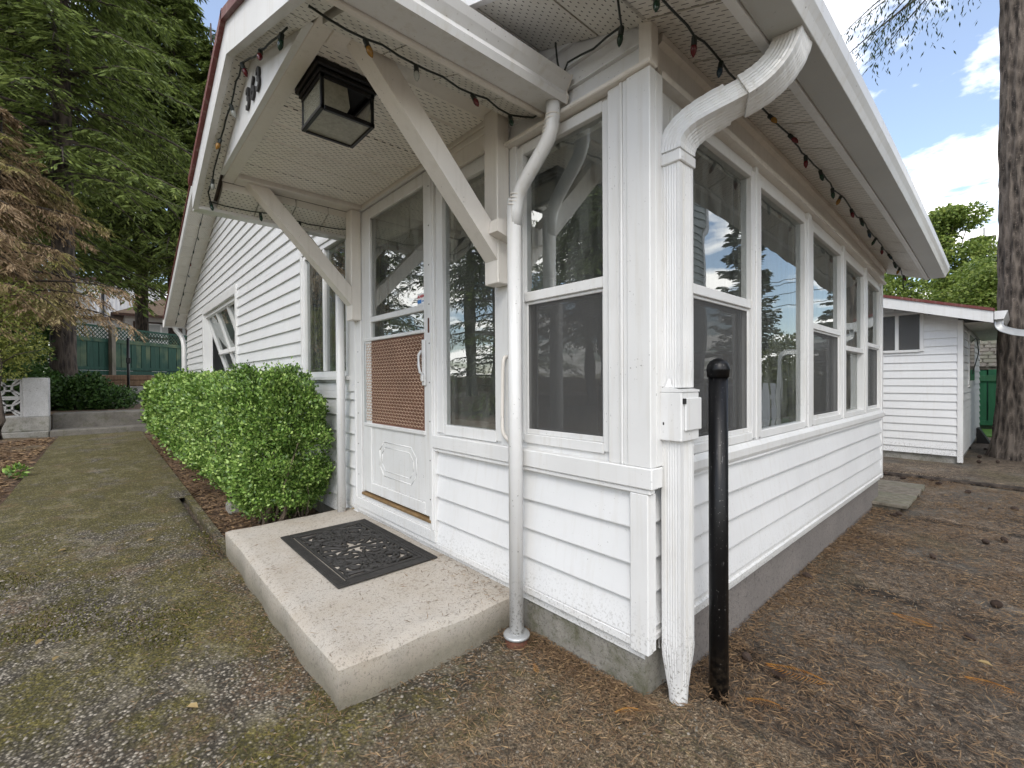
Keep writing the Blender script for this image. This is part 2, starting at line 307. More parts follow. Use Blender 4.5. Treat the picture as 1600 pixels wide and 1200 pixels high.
leaf('box_leaf', [(0.15, (0.035, 0.075, 0.014)), (0.40, (0.105, 0.20, 0.034)), (0.62, (0.22, 0.36, 0.07)), (0.85, (0.48, 0.62, 0.19))], 0.38, 0.15, None, 0.5)
leaf('maple_leaf', [(0.15, (0.075, 0.12, 0.022)), (0.5, (0.17, 0.24, 0.045)), (0.8, (0.27, 0.33, 0.075)), (0.97, (0.28, 0.20, 0.06))], 0.5, 0.35)
leaf('shrub_leaf', [(0.15, (0.020, 0.045, 0.012)), (0.5, (0.050, 0.105, 0.025)), (0.9, (0.10, 0.17, 0.045))], 0.45, 0.25)
leaf('yellow_leaf', [(0.15, (0.11, 0.13, 0.025)), (0.5, (0.20, 0.23, 0.05)), (0.9, (0.33, 0.34, 0.09))], 0.5, 0.35)
leaf('moss', [(0.12, (0.030, 0.034, 0.006)), (0.5, (0.095, 0.090, 0.018)), (0.92, (0.21, 0.19, 0.055))], 0.8, 0.2)
leaf('needle', [(0.1, (0.05, 0.030, 0.018)), (0.4, (0.15, 0.095, 0.055)), (0.7, (0.25, 0.16, 0.085)), (0.93, (0.38, 0.27, 0.14))], 0.7, 0.1)
leaf('orange_frond', [(0.1, (0.34, 0.13, 0.025)), (0.5, (0.50, 0.22, 0.04)), (0.95, (0.60, 0.34, 0.08))], 0.6, 0.3)
leaf('dry_leaf', [(0.1, (0.30, 0.20, 0.08)), (0.95, (0.52, 0.40, 0.20))], 0.6, 0.3)
leaf('pebble', [(0.1, (0.05, 0.042, 0.032)), (0.5, (0.15, 0.132, 0.105)), (0.95, (0.36, 0.32, 0.265))], 0.8, 0.0)
def greenwood(name, a, b, fade):
    k = NT(name); p = k.pos(); n = k.noise(k.scaled(p, (6, 6, 0.7)), 3, 6, 0.65)
    c = k.mix(k.ramp(n, [(0.35, 0.0), (0.68, 1.0)]), a, b)
    c = k.mix(k.math('MULTIPLY', k.ramp(k.objrand(), [(0.25, 0.0), (0.9, 1.0)]), k.math('MULTIPLY', k.ramp(k.noise(p, 1.6, 4), [(0.42, 0.0), (0.62, 1.0)]), fade)), c, (0.12, 0.145, 0.075))
    k.color(c); k.rough(0.8); k.bump(n, 0.3, 0.01); M[name] = k.m
greenwood('green_board', (0.009, 0.042, 0.028), (0.017, 0.068, 0.044), 0.8)
greenwood('bright_green_board', (0.020, 0.115, 0.055), (0.030, 0.165, 0.075), 0.2)
greenwood('grey_timber', (0.10, 0.085, 0.065), (0.23, 0.20, 0.16), 0.5)
greenwood('brown_timber', (0.10, 0.055, 0.030), (0.22, 0.13, 0.075), 0.2)
# ------------------------------------------------------------------ mesh helpers
ORG = {}
def W(px, py, d):          # a point seen at photo pixel (px,py) at depth d; used to survey positions
    return CAM+(fw+rt*(px-800)/711.1-up*(py-600)/711.1)*d
def thing(name, label, cat, loc=(0, 0, 0), group=None, kind=None):
    o = bpy.data.objects.new(name, None); col.objects.link(o); o.location = loc; o.empty_display_size = 0.1
    ORG[o] = np.array(loc, float); tag(o, label, cat, group, kind); return o
def tag(o, label=None, cat=None, group=None, kind=None):
    if label: o['label'] = label
    if cat: o['category'] = cat
    if group: o['group'] = group
    if kind: o['kind'] = kind
    return o
def link(name, me, mat, parent=None, loc=None):
    o = bpy.data.objects.new(name, me); col.objects.link(o)
    if mat is not None: me.materials.append(M[mat] if isinstance(mat, str) else mat)
    if parent is not None:
        o.parent = parent; ORG[o] = ORG[parent]
    else:
        ORG[o] = np.array(loc if loc is not None else (0, 0, 0), float); o.location = ORG[o]
    return o
def sag(y): return -0.008*y*y-0.008*y
class MB:
    def __init__(s): s.v = []; s.f = []; s.sm = []
    def add(s, vs, fs, smooth=False):
        n = len(s.v); s.v += [tuple(map(float, p)) for p in vs]; s.f += [tuple(i+n for i in f) for f in fs]; s.sm += [smooth]*len(fs); return s
    def box(s, x0, x1, y0, y1, z0, z1):
        x0, x1 = sorted((x0, x1)); y0, y1 = sorted((y0, y1)); z0, z1 = sorted((z0, z1))
        return s.add([(x0, y0, z0), (x1, y0, z0), (x1, y1, z0), (x0, y1, z0), (x0, y0, z1), (x1, y0, z1), (x1, y1, z1), (x0, y1, z1)],
              [(0, 3, 2, 1), (4, 5, 6, 7), (0, 1, 5, 4), (1, 2, 6, 5), (2, 3, 7, 6), (3, 0, 4, 7)])
    def bbox(s, x0, x1, y0, y1, z0, z1, b=0.003):      # box with chamfered edges
        x0, x1 = sorted((x0, x1)); y0, y1 = sorted((y0, y1)); z0, z1 = sorted((z0, z1))
        b = min(b, (x1-x0)*0.45, (y1-y0)*0.45, (z1-z0)*0.45)
        n = len(s.v); idx = {}
        for ix, X in ((0, (x0, x0+b)), (1, (x1, x1-b))):
            for iy, Y in ((0, (y0, y0+b)), (1, (y1, y1-b))):
                for iz, Z in ((0, (z0, z0+b)), (1, (z1, z1-b))):
                    for a, p in ((0, (X[0], Y[1], Z[1])), (1, (X[1], Y[0], Z[1])), (2, (X[1], Y[1], Z[0]))):
                        idx[ix, iy, iz, a] = len(s.v); s.v.append(p)
        F = []
        for a in range(3):
            for e in (0, 1):
                q = []
                for (b1, b2) in ((0, 0), (1, 0), (1, 1), (0, 1)):
                    t = [b1, b2]; t.insert(a, e); q.append(idx[t[0], t[1], t[2], a])
                F.append(q if (e == 1) != (a == 1) else q[::-1])
        for a in range(3):
            for (e1, e2) in ((0, 0), (0, 1), (1, 0), (1, 1)):
                o1, o2 = [k for k in range(3) if k != a]
                def g(ea, ax):
                    t = [0, 0, 0]; t[a] = ea; t[o1] = e1; t[o2] = e2; return idx[t[0], t[1], t[2], ax]
                F.append([g(0, o1), g(1, o1), g(1, o2), g(0, o2)])
        for k1 in (0, 1):
            for k2 in (0, 1):
                for k3 in (0, 1): F.append([idx[k1, k2, k3, 0], idx[k1, k2, k3, 1], idx[k1, k2, k3, 2]])
        s.f += [tuple(f) for f in F]; s.sm += [False]*len(F); return s
    def hexa(s, p):     # 8 corners: 4 bottom loop, 4 top loop
        return s.add(p, [(0, 3, 2, 1), (4, 5, 6, 7), (0, 1, 5, 4), (1, 2, 6, 5), (2, 3, 7, 6), (3, 0, 4, 7)])
    def prism(s, poly, a, b, axis):      # extrude 2-D polygon along axis from a to b
        n = len(poly)
        def P(q, t): return {'x': (t, q[0], q[1]), 'y': (q[0], t, q[1]), 'z': (q[0], q[1], t)}[axis]
        vs = [P(q, a) for q in poly]+[P(q, b) for q in poly]
        return s.add(vs, [tuple(range(n))[::-1], tuple(range(n, 2*n))]+[(i, (i+1) % n, n+(i+1) % n, n+i) for i in range(n)])
    def bar(s, p, q, w, h, upv=(0, 0, 1)):
        p = np.array(p, float); q = np.array(q, float); d = q-p; d /= np.linalg.norm(d); u = np.array(upv, float)
        r = np.cross(d, u); r /= np.linalg.norm(r); u = np.cross(r, d)
        c = [(-1, -1), (1, -1), (1, 1), (-1, 1)]
        return s.hexa([p+r*a*w/2+u*b*h/2 for a, b in c]+[q+r*a*w/2+u*b*h/2 for a, b in c])
    def sweep(s, pts, prof, refup=(0, 0, 1), scale=None, cap=True, smooth=True):
        pts = [np.array(p, float) for p in pts]; n = len(pts); k = len(prof); rings = []
        for i, p in enumerate(pts):
            d = pts[min(i+1, n-1)]-pts[max(i-1, 0)]; d /= np.linalg.norm(d)
            u = np.array(refup, float); r = np.cross(d, u)
            if np.linalg.norm(r) < 1e-4: r = np.cross(d, (1, 0, 0))
            r /= np.linalg.norm(r); u = np.cross(r, d); sc = 1 if scale is None else scale[i]
            rings.append([p+(r*a+u*b)*sc for a, b in prof])
        vs = [v for r_ in rings for v in r_]
        fs = [(i*k+j, i*k+(j+1) % k, (i+1)*k+(j+1) % k, (i+1)*k+j) for i in range(n-1) for j in range(k)]
        if cap: fs += [tuple(range(k))[::-1], tuple((n-1)*k+j for j in range(k))]
        return s.add(vs, fs, smooth)
    def tube(s, pts, r, k=8, **kw):
        return s.sweep(pts, [(math.cos(2*math.pi*j/k)*r, math.sin(2*math.pi*j/k)*r) for j in range(k)], **kw)
    def lathe(s, c, prof, k=16, smooth=True):
        vs = [(c[0]+r*math.cos(2*math.pi*j/k), c[1]+r*math.sin(2*math.pi*j/k), c[2]+z) for r, z in prof for j in range(k)]
        n = len(prof); fs = [(i*k+j, i*k+(j+1) % k, (i+1)*k+(j+1) % k, (i+1)*k+j) for i in range(n-1) for j in range(k)]
        fs += [tuple(range(k))[::-1], tuple((n-1)*k+j for j in range(k))]
        return s.add(vs, fs, smooth)
    def build(s, name, mat, parent=None, loc=None, sagging=False):
        org = ORG[parent] if parent is not None else np.array(loc if loc is not None else (0, 0, 0), float)
        V = np.array(s.v, float)
        if sagging: V[:, 2] += np.array([sag(max(y, 0)) for y in V[:, 1]])*np.clip((V[:, 2]-1.2)/0.85, 0, 1.15)
        me = bpy.data.meshes.new(name); me.from_pydata((V-org).tolist(), [], s.f)
        if any(s.sm): me.polygons.foreach_set('use_smooth', s.sm)
        me.update(); return link(name, me, mat, parent, loc)
def fast_mesh(name, V, F, mat, parent=None, loc=None, smooth=False):
    org = ORG[parent] if parent is not None else np.array(loc if loc is not None else (0, 0, 0), float)
    V = np.asarray(V, np.float32)-org.astype(np.float32); F = np.asarray(F, np.int32); n, k = F.shape
    me = bpy.data.meshes.new(name); me.vertices.add(len(V)); me.vertices.foreach_set('co', V.ravel())
    me.loops.add(n*k); me.loops.foreach_set('vertex_index', F.ravel()); me.polygons.add(n)
    me.polygons.foreach_set('loop_start', np.arange(0, n*k, k, dtype=np.int32)); me.polygons.foreach_set('loop_total', np.full(n, k, np.int32))
    if smooth: me.polygons.foreach_set('use_smooth', np.ones(n, bool))
    me.update(calc_edges=True); return link(name, me, mat, parent, loc)
def copy_tree(o, parent=None):
    c = o.copy(); col.objects.link(c); ORG[c] = ORG.get(o, np.zeros(3))
    if parent is not None: c.parent = parent
    for ch in list(o.children): copy_tree(ch, c)
    return c

# ------------------------------------------------------------------ ground
G = -0.10
def sheet(name, poly, z, mat, thick=0.0, rough=0.0, parent=None):
    m = MB()
    if thick: m.prism(poly, z-thick, z, 'z')
    else: m.add([(x, y, z) for x, y in poly], [tuple(range(len(poly)))])
    o = m.build(name, mat, parent)
    if parent is None: tag(o, kind='structure')
    return o
sheet('ground', [(-13.5, -250), (250, -250), (250, 250), (-13.5, 250)], G-0.06, 'needle_ground')
def bumpy(name, x0, x1, y0, y1, nx, ny, z, amp, mat, mask=None, edge=0.0, parent=None):
    xs = np.linspace(x0, x1, nx); ys = np.linspace(y0, y1, ny); X, Y = np.meshgrid(xs, ys, indexing='ij')
    Z = z+amp*(np.sin(X*3.1+Y*1.3)*0.4+np.sin(X*1.1-Y*2.7+1)*0.5+np.sin(X*7.3+2)*np.sin(Y*6.1)*0.3)
    if mask is not None: Z = mask(X, Y, Z)
    V = np.stack([X, Y, Z], -1).reshape(-1, 3); i = np.arange(nx*ny).reshape(nx, ny)
    F = np.stack([i[:-1, :-1], i[1:, :-1], i[1:, 1:], i[:-1, 1:]], -1).reshape(-1, 4)
    o = fast_mesh(name, V, F, mat, parent, smooth=True)
    if parent is None: tag(o, kind='structure')
    return o
def front_edge(X, Y, Z):       # the asphalt apron ends in a rounded lip beside the corner and stops at the hedge bed
    Z = Z-0.16*((X < -2.66) & (Y > -0.80))
    t = np.clip((Y-0.17)/0.09, 0, 1); return Z-0.07*t*t
# asphalt apron in front of the door and corner, and the path along the hedge
bumpy('driveway', -4.75, 3.2, -7.5, 0.27, 120, 110, G, 0.008, 'asphalt', front_edge)
path = bumpy('path', -13.0, -4.75, -2.15, -0.80, 110, 24, G, 0.008, 'asphalt')
m = MB()
m.prism([(-4.75, G+0.004), (-2.66, G+0.004), (-2.66, G-0.06), (-4.75, G-0.06)], -0.815, -0.765, 'y').prism([(-12.9, G+0.006), (-4.75, G+0.006), (-4.75, G-0.06), (-12.9, G-0.06)], -0.82, -0.765, 'y')
tag(m.build('kerb', 'asphalt'), kind='structure')
bumpy('hedge_bed', -13.0, -2.6, -0.775, 0.1, 100, 16, G-0.035, 0.012, 'bed_soil', lambda X, Y, Z: Z+0.0)
bumpy('garden_bed', -13.0, -4.72, -7.5, -2.12, 90, 60, G+0.005, 0.03, 'bed_soil', lambda X, Y, Z: Z-0.05*np.clip((Y+2.3)/0.15, 0, 1)-0.05*np.clip((X+4.85)/0.1, 0, 1))
# paved yard beside the sunroom, slab by slab under the needles
yard = bumpy('yard', -0.4, 6.0, 0.24, 5.72, 90, 110, G-0.045, 0.010, 'needle_ground',
    lambda X, Y, Z: Z-0.028*np.exp(-((Y-1.72-0.08*X)/0.03)**2)*(0.4+0.6*np.sin(X*9)**2)-0.022*np.exp(-((Y-3.72+0.03*X)/0.025)**2)-0.02*np.exp(-((Y-0.62+0.3*X)/0.02)**2))
bumpy('back_yard', -4.0, 8.0, 5.80, 11.2, 100, 60, G-0.005, 0.012, 'needle_ground', lambda X, Y, Z: Z-0.08*np.clip((5.86-Y)/0.06, 0, 1))
sheet('lawn', [(-3, 11.2), (8, 11.2), (8, 12.9), (-3, 12.9)], G+0.02, 'lawn', 0.1)
m = MB(); m.bbox(-0.6, 6, 5.735, 5.825, G-0.14, G-0.012, 0.02); tag(m.build('edging_kerb', 'dark_bark'), kind='structure')
# terraces behind the garden steps
sheet('terrace', [(-19.2, -40), (-13.5, -40), (-13.5, 0.6), (-19.2, 0.6)], 0.34, 'bed_soil', 0.5)
sheet('upper_terrace', [(-250, -250), (-18.6, -250), (-18.6, -0.2), (-19.6, 0.5), (-23.5, 3.5), (-30, 250), (-250, 250)], 1.27, 'bed_soil', 1.4)

# ------------------------------------------------------------------ front step and mat
st = thing('concrete_step', 'low pitted concrete slab step lying under the white storm door', 'step', (-1.72, -0.42, G))
m = MB()
def slab(x0, x1, y0, y1, z0, z1, nx, ny):
    xs = np.linspace(x0, x1, nx); ys = np.linspace(y0, y1, ny); vs = []
    for x in xs:
        for y in ys:
            e = max(0, 0.03-min(x-x0, x1-x, y-y0))/0.03
            vs.append((x+0.006*math.sin(y*17), y-0.010*(0.5+0.5*math.sin(x*3.3))*max(0,(y1-y)/(y1-y0)), z1-0.016*e*e+0.0025*math.sin(x*9+y*5)))
    F = [(i*ny+j, (i+1)*ny+j, (i+1)*ny+j+1, i*ny+j+1) for i in range(nx-1) for j in range(ny-1)]
    m.add(vs, F, True)
    ring = [(i, 0) for i in range(nx)]+[(nx-1, j) for j in range(1, ny)]+[(i, ny-1) for i in range(nx-2, -1, -1)]+[(0, j) for j in range(ny-2, 0, -1)]
    top = [vs[i*ny+j] for i, j in ring]; bot = [(a+0.010*math.sin(a*11+b*7), b+0.008*math.sin(a*13), z0) for a, b, c in top]; n = len(ring)
    m.add(top+bot, [((i+1) % n, i, n+i, n+(i+1) % n) for i in range(n)], False)
slab(-2.70, -0.735, -0.82, 0.012, G-0.05, 0.062, 60, 30)
m.build('slab', 'step_concrete', st)
MX0, MX1, MY0, MY1, MZ = -2.27, -1.325, -0.60, -0.045, 0.064
mat_t = thing('doormat', 'black rubber scrollwork doormat lying on the concrete step', 'doormat', ((MX0+MX1)/2, (MY0+MY1)/2, MZ))
m = MB(); bw = 0.055
for (a, b, c, d) in ((MX0, MX1, MY0, MY0+bw), (MX0, MX1, MY1-bw, MY1), (MX0, MX0+bw, MY0+bw, MY1-bw), (MX1-bw, MX1, MY0+bw, MY1-bw)):
    m.bbox(a, b, c, d, MZ, MZ+0.010, 0.003)
m.build('border', 'rubber', mat_t)
m = MB(); i1 = 0.062; i2 = 0.078
for (a, b, c, d) in ((MX0+i1, MX1-i1, MY0+i1, MY0+i2), (MX0+i1, MX1-i1, MY1-i2, MY1-i1), (MX0+i1, MX0+i2, MY0+i2, MY1-i2), (MX1-i2, MX1-i1, MY0+i2, MY1-i2)):
    m.bbox(a, b, c, d, MZ+0.001, MZ+0.013, 0.004)
for k in range(44):
    x = MX0+0.012+k*(MX1-MX0-0.024)/43
    for y in (MY0+0.027, MY1-0.027): m.bbox(x-0.004, x+0.004, y-0.018, y+0.018, MZ+0.009, MZ+0.0125, 0.0015)
m.build('rib_edging', 'rubber', mat_t)
m = MB(); cx, cy = (MX0+MX1)/2, (MY0+MY1)/2
prof = [(-0.0085, -0.005), (0.0085, -0.005), (0.0065, 0.003), (0.003, 0.0055), (-0.003, 0.0055), (-0.0065, 0.003)]
def scroll(x, y, r, a0, turns, sgn, lead):
    pts = []
    for t in np.linspace(0, 1, int(16*turns)+8):
        rr = r*(1-t)**0.8+0.009; a = a0+sgn*t*turns*2*math.pi; pts.append((x+rr*math.cos(a), y+rr*math.sin(a), MZ+0.0058))
    s0 = np.array(pts[0]); td = np.array([-math.sin(a0)*sgn, math.cos(a0)*sgn, 0])
    lp = [tuple(s0-td*lead*q+np.array([math.cos(a0), math.sin(a0), 0])*0.3*lead*q*q) for q in np.linspace(1, 0.08, 7)]
    lp = [p for p in lp if MX0+0.07 < p[0] < MX1-0.07 and MY0+0.07 < p[1] < MY1-0.07]
    m.sweep(lp+pts, prof)
hx, hy = (MX1-MX0)/2-0.08, (MY1-MY0)/2-0.08
for sx in (-1, 1):
    for sy in (-1, 1):
        S = sx*sy
        scroll(cx+sx*0.11, cy+sy*0.075, 0.075, R(90)*sy if sx > 0 else R(90)*sy, 1.6, -S, 0.12)
        scroll(cx+sx*0.27, cy+sy*0.115, 0.078, R(-90)*sy, 1.7, S, 0.16)
        scroll(cx+sx*0.345, cy+sy*0.045, 0.050, R(180) if sx > 0 else 0, 1.5, -S, 0.10)
        scroll(cx+sx*0.045, cy+sy*0.160, 0.040, R(0) if sx > 0 else R(180), 1.4, S, 0.10)
        scroll(cx+sx*0.175, cy+sy*0.165, 0.034, R(200), 1.3, S, 0.09)
        scroll(cx+sx*0.20, cy+sy*0.02, 0.036, R(20), 1.3, -S, 0.10)
        m.sweep([(cx+sx*u*hx, cy+sy*(0.035+0.14*math.sin(u*math.pi*1.15)), MZ+0.0055) for u in np.linspace(0.02, 1, 16)], prof)
        m.sweep([(cx+sx*(0.02+0.33*u), cy+sy*(hy*0.98-0.19*u+0.05*math.sin(6*u)), MZ+0.0052) for u in np.linspace(0, 1, 14)], prof)
        m.sweep([(cx+sx*(0.40-0.36*u), cy+sy*(0.19-0.17*u*u), MZ+0.0050) for u in np.linspace(0, 1, 12)], prof)
for u in np.linspace(-0.9, 0.9, 9):
    m.sweep([(cx+u*hx, cy-hy, MZ+0.005), (cx+u*hx+0.05*math.sin(u*7), cy, MZ+0.0053), (cx+u*hx, cy+hy, MZ+0.005)], prof)
m.build('scrollwork', 'rubber', mat_t)
# ------------------------------------------------------------------ the house
house = thing('house', 'white lap-sided house with a glazed corner porch and gabled entry hood', 'house', (-2.0, 1.5, G))
LAP0, LAP = 0.125, 0.131
XS = -0.05                         # side wall plane
FY = 0.012                         # front wall core plane
XL = -11.74                        # far left corner
RIDGE_X, RIDGE_Z, SL = -6.13, 4.47, 0.36
def zsof(x): return RIDGE_Z-SL*abs(x-RIDGE_X)-0.0
YB = 4.10                          # back of the corner porch
# openings on the front: (x0,x1,z0,z1)
F_OPEN = [(-2.44, -1.405, 0.20, 2.31), (-1.38, -0.82, 0.755, 2.15), (-0.705, -0.195, 0.775, 2.10), (-3.70, -2.66, 1.10, 2.22), (-9.40, -6.60, 1.22, 2.34)]
S_WIN = [(0.20, 0.985, 0.755, 2.085, 1.42, True), (1.04, 1.815, 0.755, 2.07, None, False), (1.915, 2.66, 0.755, 2.06, 1.40, True), (2.735, 3.40, 0.755, 2.055, 1.29, False), (3.475, 4.05, 0.745, 2.05, 1.37, True)]
def wall(mb, u0, u1, z0, z1, opens, f, thick):
    us = sorted({u0, u1, *[o[0] for o in opens], *[o[1] for o in opens]}); zs = sorted({z0, z1, *[o[2] for o in opens], *[o[3] for o in opens]})
    us = [u for u in us if u0 <= u <= u1]; zs = [z for z in zs if z0 <= z <= z1]
    for a, b in zip(us, us[1:]):
        for c, d in zip(zs, zs[1:]):
            if any(o[0] <= (a+b)/2 <= o[1] and o[2] <= (c+d)/2 <= o[3] for o in opens): continue
            for t in (0, thick): mb.add([f(a, c, t), f(b, c, t), f(b, d, t), f(a, d, t)], [(0, 1, 2, 3)])
    for o in opens:
        c = [(o[0], o[2]), (o[1], o[2]), (o[1], o[3]), (o[0], o[3])]
        for p, q in zip(c, c[1:]+c[:1]): mb.add([f(*p, 0), f(*q, 0), f(*q, thick), f(*p, thick)], [(0, 1, 2, 3)])
ff = lambda u, z, t: (u, FY+t, z)
fs_ = lambda u, z, t: (XS-0.012-t, u, z)
m = MB(); wall(m, XL, XS-0.012, 0.05, 2.44, F_OPEN, ff, 0.10)
m.prism([(XL, 2.44), (XS-0.012, 2.40), (XS-0.012, 2.42), (RIDGE_X, RIDGE_Z+0.02)], FY, FY+0.1, 'y')
front_wall = m.build('front_wall', 'white_trim', house)
m = MB(); wall(m, FY+0.1, YB, 0.08, 2.34, [(w_[0], w_[1], w_[2], w_[3]) for w_ in S_WIN], fs_, 0.09)
side_wall = m.build('side_wall', 'white_trim', house, sagging=True)
m = MB(); m.box(XS-0.15, -3.0, YB-0.1, YB, 0.06, 2.25).box(-3.1, -3.0, YB, 9.5, 0.0, 2.3).box(XL, XL+0.1, FY+0.1, 9.5, 0.0, 2.42).box(XL+0.1, -3.1, 9.4, 9.5, 0.0, 2.42)
m.build('back_wall', 'white_siding', house)
# foundation
m = MB(); m.box(XL+0.02, XS-0.02, 0.022, 0.30, G-0.3, 0.092); m.build('foundation', 'foundation_front', house)
m = MB(); m.box(XS-0.30, XS-0.022, 0.024, YB-0.02, G-0.3, 0.13); m.build('foundation', 'foundation_side', house)

# --- siding boards, each one its own piece
def siding(parent, f, u0, u1, z0, z1, blocks, lap0=LAP0, lap=LAP, mat='white_siding', sagg=False, ulim=None, thk=(0.003, 0.021), wob=0.0012):
    k = math.floor((z0-lap0)/lap)
    while lap0+k*lap < z1-0.004:
        a, b = lap0+k*lap, lap0+(k+1)*lap; k += 1
        cuts = sorted({max(a, z0), min(b, z1), *[z for bl in blocks for z in (bl[2], bl[3]) if max(a, z0)+0.012 < z < min(b, z1)-0.012]})
        lo, hi = (u0, u1) if ulim is None else ulim(a, b)
        for c, d in zip(cuts, cuts[1:]):
            zc = (c+d)/2; segs = [(lo, hi)]
            for bl in blocks:
                if bl[2] < zc < bl[3]:
                    segs = [s_ for (p, q) in segs for s_ in ((p, min(q, bl[0])), (max(p, bl[1]), q)) if s_[1]-s_[0] > 0.012]
            if u1-u0 > 6:          # long runs are made of butted lengths
                cutp = [XL+2.2+((k*37) % 11)*0.33, XL+5.6+((k*23) % 7)*0.28]; segs = [s_ for (p, q) in segs for s_ in zip([p]+[c_+0.001 for c_ in cutp if p+0.1 < c_ < q-0.1], [c_-0.001 for c_ in cutp if p+0.1 < c_ < q-0.1]+[q])]
            for (p, q) in segs:
                n = max(1, int((q-p)/0.45)); us = np.linspace(p, q, n+1); tb = thk[1]-(thk[1]-thk[0])*(c-a)/(b-a); tt = thk[1]-(thk[1]-thk[0])*(d-a)/(b-a)
                mb = MB(); vs = []
                for u in us:
                    wv = wob*math.sin(u*2.3+k*1.7)+wob*0.6*math.sin(u*6.1+k)
                    vs += [f(u, c, 0.001), f(u, c+wv*0.8, -tb-abs(wv)), f(u, c+0.004+wv*0.8, -tb-abs(wv)-0.0006), f(u, d+0.006, -tt), f(u, d+0.006, 0.001)]
                F = [(i*5+j, (i+1)*5+j, (i+1)*5+j+1, i*5+j+1) for i in range(n) for j in range(4)]+[(0, 1, 2, 3, 4), tuple(n*5+j for j in (4, 3, 2, 1, 0))]
                mb.add(vs, F); mb.build('siding_board', mat, parent, sagging=sagg)
def lims(a, b): 
    zmid = (a+b)/2
    if zmid < zsof(XL): return (XL, -2.50)
    return (max(XL, RIDGE_X-(RIDGE_Z-a)/SL), min(-2.50, RIDGE_X+(RIDGE_Z-a)/SL))
blk = [(-3.75, -2.60, 1.06, 2.27), (-9.47, -6.53, 1.14, 2.41), (-2.625, -2.49, 0.97, 9)]
siding(front_wall, ff, XL, -2.50, -0.01, 4.45, blk, ulim=lims)
siding(front_wall, ff, -1.39, -0.105, 0.108, 0.665, [])
siding(front_wall, ff, -2.50, -1.39, 0.108, 0.19, [])
siding(front_wall, ff, -0.80, -0.045, 2.135, 2.50, [], lap0=2.135, lap=0.088)
siding(side_wall, fs_, 0.035, YB-0.045, 0.165, 0.70, [], lap0=0.165, lap=0.1245, sagg=True, wob=0.0022)
# trims of the front
def part(name, mat, boxes, parent=house, b=0.003, sagg=False):
    mb = MB()
    for bx in boxes: mb.bbox(*bx, b)
    return mb.build(name, mat, parent, sagging=sagg)
part('starter_trim', 'white_trim', [(-2.68, -0.10, -0.012, 0.03, 0.092, 0.124)], front_wall)
part('sill_trim', 'white_trim', [(-1.405, -0.008, -0.030, FY, 0.668, 0.742), (-1.405, -0.020, -0.022, FY, 0.648, 0.668)], front_wall, 0.004)
part('drip_cap', 'cream_trim', [(-0.80, -0.004, -0.042, FY, 2.118, 2.136)], front_wall, 0.004)
part('corner_board', 'white_trim', [(-0.103, -0.030, -0.020, FY, 0.085, 0.648), (-0.062, -0.0305, -0.0195, 0.034, 0.088, 0.647)], front_wall)
part('corner_pilaster', 'white_trim', [(-0.108, -0.014, -0.026, FY, 0.742, 2.118), (-0.128, -0.108, -0.020, FY, 0.742, 2.118), (-0.140, -0.128, -0.025, FY, 0.742, 2.118), (-0.195, -0.140, -0.018, FY, 0.742, 2.118), (-0.06, -0.0145, FY, 0.062, 0.742, 2.118)], front_wall)
part('side_sill_end', 'white_trim', [(-0.06, -0.012, FY, 0.05, 0.668, 0.740)], front_wall)
part('mullion_trim', 'white_trim', [(-0.82, -0.760, -0.010, FY, 0.742, 2.30), (-0.757, -0.705, -0.008, FY, 0.742, 2.118)], front_wall)
part('header_board', 'cream_trim', [(-1.40, -0.855, -0.012, FY, 2.175, 2.315), (-1.40, -0.855, -0.020, FY, 2.255, 2.28)], front_wall)
part('upper_corner_board', 'cream_trim', [(-0.062, -0.012, -0.018, 0.03, 2.136, 2.48)], front_wall)
part('entry_trim', 'white_trim', [(-2.625, -2.49, -0.010, FY, 1.02, 2.33), (-2.64, -2.485, -0.016, FY, 0.97, 1.02)], front_wall)
# trims of the side
def segbar(name, mat, prof, y0, y1, parent, n=10, sagg=True):
    mb = MB(); ys = np.linspace(y0, y1, n+1); k = len(prof)
    vs = [(x, y, z) for y in ys for x, z in prof]
    mb.add(vs, [(i*k+j, (i+1)*k+j, (i+1)*k+(j+1) % k, i*k+(j+1) % k) for i in range(n) for j in range(k)]+[tuple(range(k)), tuple(n*k+j for j in range(k))[::-1]])
    return mb.build(name, mat, parent, sagging=sagg)
segbar('sill_trim', 'white_trim', [(XS-0.012, 0.675), (XS+0.014, 0.675), (XS+0.020, 0.690), (XS+0.020, 0.722), (XS+0.006, 0.745), (XS-0.012, 0.745)], 0.07, YB+0.02, side_wall)
segbar('starter_trim', 'white_trim', [(XS-0.012, 0.118), (XS+0.012, 0.118), (XS+0.014, 0.138), (XS+0.004, 0.142), (XS+0.004, 0.166), (XS-0.012, 0.166)], 0.034, YB, side_wall)
segbar('frieze_board', 'cream_trim', [(XS-0.012, 2.118), (XS+0.030, 2.118), (XS+0.032, 2.140), (XS+0.014, 2.146), (XS+0.014, 2.30), (XS-0.012, 2.30)], 0.064, YB+0.03, side_wall)
segbar('frieze_moulding', 'cream_trim', [(XS+0.014, 2.235), (XS+0.034, 2.245), (XS+0.034, 2.285), (XS+0.014, 2.285)], 0.064, YB+0.02, side_wall)
part('corner_board', 'white_trim', [(XS-0.06, XS+0.010, YB-0.045, YB+0.012, 0.10, 2.13)], side_wall, 0.003, True)

